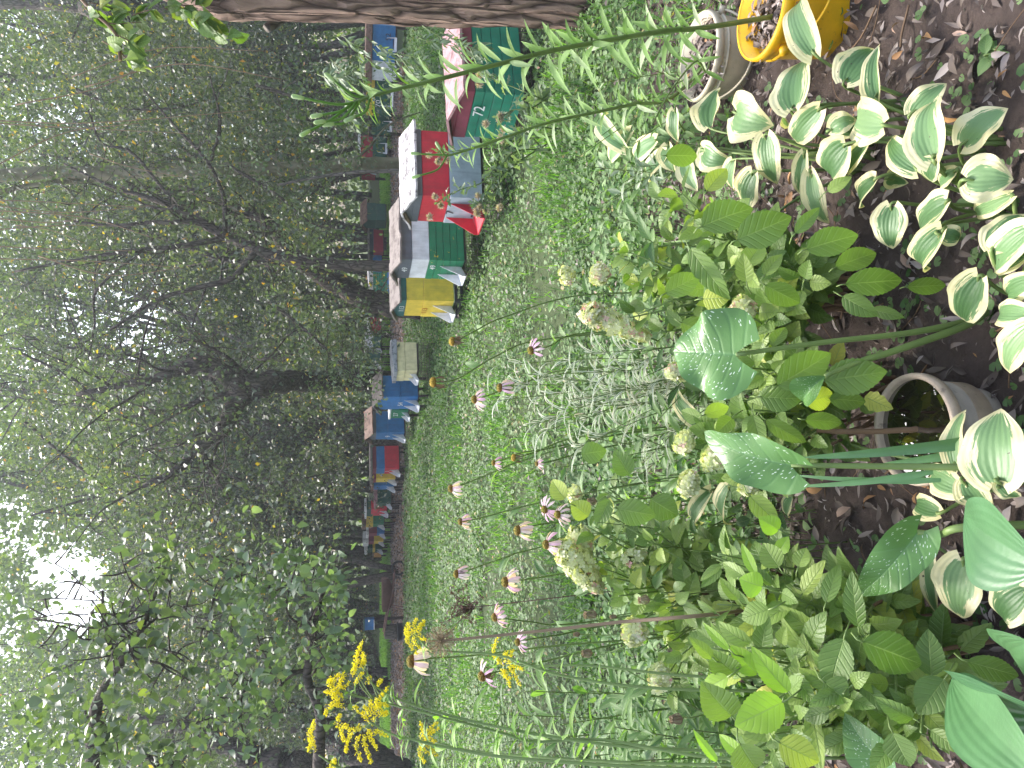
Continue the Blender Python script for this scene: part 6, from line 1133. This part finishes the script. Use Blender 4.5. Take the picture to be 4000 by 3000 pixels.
# ------------------------------------------------------------------ dark withered umbel in mid lawn
h = pt(1800, 2378, 2.9); t = thing('withered_plant', 'blackened withered flower tangle standing over the lawn', 'withered plant', gz(2900, 2250)); mb = MB(); g = gz(2900, 2250)
mb.tube(smooth_path([g, pt(2300, 2320, 2.85), h], 6), .002, 5)
for k in range(60):
    q = h+rng.normal(0, 1, 3)*[.045, .03, .04]; mb.tube(smooth_path([h+[0, 0, -.05], h*.5+q*.5+rng.normal(0, .01, 3), q], 3), .0011, 3, cap=False); D = rng.normal(0, 1, (6, 3)); quadleaves(mb, np.repeat([q], 6, 0), D, rng.normal(0, 1, (6, 3)), .009, .006, np.full(6, .1))
mb.build('tangle', M['drypetal'], t)
# ------------------------------------------------------------------ striped ribbon grass
b = gz(2950, 1480); t = thing('striped_grass', 'clump of thin white striped grass leaning across the coneflowers', 'striped grass', b); ms = MB(); B = []; T = []; N = []; Ws = []
RT_ = [(1880, 1400), (2010, 1500), (2060, 1580), (2050, 1650), (2160, 1610), (2250, 1560), (2080, 1700), (2200, 1720), (2330, 1480), (2150, 1480), (2280, 1650), (2400, 1600), (2450, 1750), (2100, 1420), (2500, 1480), (2520, 1830), (2380, 1560), (2300, 1400), (2180, 1560), (2020, 1440), (1990, 1600), (2240, 1800), (2420, 1880), (2130, 1640)]
for (x, y) in RT_:
    tp = pt(x+rng.normal(0, 20), y+rng.normal(0, 20), rng.uniform(2.35, 2.6)); b0 = b+[rng.normal(0, .07), rng.normal(0, .05), 0]; P = smooth_path([b0, b0*.5+tp*.5+[rng.normal(0, .02), .02, .05], tp], 8); ms.tube(P, [.0022, .0012], 5, rnd=.4)
    for k in range(18):
        f = rng.uniform(.3, 1); i = min(int(f*(len(P)-1)), len(P)-2); ax = unit(P[i+1]-P[i]); a = rng.uniform(0, 6.28); o = unit(np.array([math.cos(a), math.sin(a)*.6, .35])+ax*.7); l = rng.uniform(.07, .15); B.append(P[i]); T.append(P[i]+o*l-[0, 0, l*.25]); N.append(unit([-o[0]*.4, -.4, 1])); Ws.append(rng.uniform(.006, .011))
mb = MB(); n = len(B); leaves(mb, B, T, N, Ws, pf_strap, 10, 4, rng.uniform(.1, .32, n), .3, 0, bend=.07); mb.build('striped_leaves', M['reed'], t); ms.build('stems', M['stem'], t)
# ------------------------------------------------------------------ strap leaved clump and small herbs
def tuft(label, x, y, n, L, w, mat='grass', name='strap_leaved_clump', cat='plant', up=1.0, group=None):
    g = gz(x, y); t = thing(name, label, cat, g, group); a = rng.uniform(0, 6.28, n); ln = L*rng.uniform(.6, 1.1, n); o = np.stack([np.cos(a), np.sin(a), np.zeros(n)], 1); B = g+o*.02; T = B+o*(ln*rng.uniform(.35, .85, n))[:, None]+UP*(ln*up*rng.uniform(.35, .8, n))[:, None]
    mb = MB(); leaves(mb, B, T, unit(UP-o*.5), w*rng.uniform(.7, 1.2, n), pf_strap, 9, 2, rng.uniform(.08, .25, n), .5, 0, bend=.03); mb.build('blades', M[mat], t); return t
tuft('tuft of long arching green strap leaves behind the hydrangea', 2950, 930, 70, .42, .013); tuft('smaller tuft of strap leaves left of the long one', 2900, 1120, 40, .34, .012)
tuft('tuft of narrow blades next to the striped grass', 2870, 1750, 50, .34, .008); tuft('tuft of narrow blades under the goldenrod', 2950, 2700, 60, .45, .009, up=1.2); tuft('fine tuft of blades at the far left of the bed', 2900, 2900, 50, .5, .010, up=1.3)
def herb(label, x, y, tips, nl, Lf, wf, mat='weed', dd=(2.2, 2.6)):
    g = gz(x, y); t = thing('leafy_herb', label, 'herb', g, 'leafy herbs between the flowers'); ms = MB(); B = []; T = []; N = []; Ws = []
    for (tx, ty) in tips:
        tp = pt(tx, ty, rng.uniform(*dd)); b0 = g+[rng.normal(0, .05), rng.normal(0, .05), 0]; P = smooth_path([b0, b0*.5+tp*.5+[0, .02, .04], tp], 7); ms.tube(P, [.0026, .0014], 5, rnd=.4)
        for k in range(nl):
            f = rng.uniform(.2, 1); i = min(int(f*(len(P)-1)), len(P)-2); a = k*2.4; o = unit([math.cos(a), math.sin(a)*.7, rng.uniform(-.1, .7)]); l = Lf*rng.uniform(.6, 1.2); B.append(P[i]); T.append(P[i]+o*l); N.append(unit(np.array([0, -.4, 1])+rng.normal(0, .35, 3))); Ws.append(l*wf)
    mb = MB(); leaves(mb, B, T, N, Ws, pf_lance, 8, 4, rng.uniform(0, .15, len(B)), .35, .04, serr=.03); mb.build('foliage', M[mat], t); ms.build('stems', M['stem'], t)
herb('leafy herb below the pink coneflowers in mid bed', 2880, 1800, [(2150, 1830), (2250, 1700), (2330, 1880), (2400, 1790), (2220, 1940), (2480, 1700)], 9, .075, .34)
herb('leafy herb under the shaggy coneflowers', 2950, 2080, [(2200, 2080), (2330, 2040), (2450, 2000), (2250, 2330), (2380, 2350), (2560, 2250)], 9, .07, .36)
herb('willow leaved herb beside the tall goldenrod', 3050, 2800, [(1900, 2790), (2050, 2700), (2200, 2830), (2100, 2900), (2300, 2700), (2400, 2900), (1960, 2900), (2500, 2780)], 24, .11, .17, dd=(2.0, 2.4))
herb('dense herb filling the left edge of the bed', 3100, 2930, [(2250, 2960), (2400, 2840), (2550, 2930), (2600, 2700), (2450, 2620), (2350, 2980), (2700, 2850)], 26, .10, .2, dd=(1.9, 2.3))
herb('herb with small round leaves near the hydrangea stems', 3250, 2150, [(2700, 2150), (2780, 2180), (2850, 2100), (2800, 2240)], 14, .04, .5, dd=(2.0, 2.2))
herb('young herb growing on the soil at the right edge', 3950, 230, [(3880, 130), (3900, 220), (3940, 60)], 4, .045, .6, dd=(1.9, 2.0))
herb('tangled herb between lily stems and the tub', 2780, 330, [(2300, 330), (2400, 420), (2500, 250), (2350, 530), (2250, 620), (2480, 560)], 11, .07, .2, 'lily', dd=(2.7, 3.1))
# ------------------------------------------------------------------ thistles in front of hive 7
def thistle(label, base, stems, d):
    g = gz(*base); t = thing('thistle', label, 'thistle', g, 'thistles gone to seed'); ms = MB(); lf = MB(); B = []; T = []; N = []; heads = []
    for s_ in stems:
        P = smooth_path([g+[rng.normal(0, .1), 0, 0]]+[pt(x, y, d) for x, y in s_], 7); ms.tube(P, [.006, .003], 5); heads.append(P[-1])
        for k in range(34):
            f = rng.uniform(.15, 1); i = min(int(f*(len(P)-1)), len(P)-2); o = unit(rng.normal(0, 1, 3)+[0, 0, .3]); l = rng.uniform(.06, .17)*(1.1-.6*f); B.append(P[i]); T.append(P[i]+o*l); N.append(rng.normal(0, 1, 3))
    leaves(lf, B, T, N, np.linalg.norm(np.array(T)-np.array(B), axis=1)*.3, pf_lance, 7, 4, .1, .5, .2, serr=.45); lf.build('spiny_leaves', M['pale_leaf'], t); ms.build('stems', M['stem'], t)
    for h in heads:
        for j in range(3):
            q = h+rng.normal(0, 1, 3)*[.05, .03, .06]; n = 120; dd = unit(rng.normal(0, 1, (n, 3))+[0, 0, .4]); mb = MB(); quadleaves(mb, q+dd*.004, dd, rng.normal(0, 1, (n, 3)), .034*rng.uniform(.5, 1.1, n), .006, rng.random(n)); mb.build('seed_head', M['fluff'], t)
thistle('spiny thistle with pale fluffy heads across the front of hive 7', (2160, 560), [[(1990, 560), (1900, 700), (1800, 740), (1740, 770), (1700, 800)], [(2000, 600), (1900, 760), (1880, 790), (1860, 800)], [(2000, 650), (1950, 720), (1910, 820)], [(2050, 520), (1960, 560), (1780, 590), (1705, 600)]], 5.6)
thistle('low tangle of thistle leaves right of hive 7', (2200, 420), [[(2080, 420), (2000, 430), (1950, 470)], [(2100, 380), (1980, 330), (1900, 300)], [(2080, 500), (1990, 540)]], 5.2)

herb('leafy herb filling the gap above the centre hydrangea', 2900, 1000, [(2420, 850), (2520, 930), (2600, 1000), (2480, 1080), (2650, 1180), (2560, 1330), (2680, 1420)], 13, .085, .36, dd=(2.4, 2.7))
herb('leafy herb behind the hydrangea by the striped grass', 2950, 1350, [(2450, 1380), (2520, 1470), (2600, 1550), (2700, 1560), (2560, 1650), (2620, 1760)], 12, .08, .34, dd=(2.3, 2.6))
herb('pale leafy herb beneath the narrow lily stem', 2750, 600, [(2300, 650), (2420, 720), (2350, 800), (2500, 650), (2550, 760)], 12, .07, .3, 'pale_leaf', dd=(2.7, 3.0))
clean_flags()
print('objects', len(bpy.data.objects), 'verts', sum(len(o.data.vertices) for o in bpy.data.objects if o.type == 'MESH'))
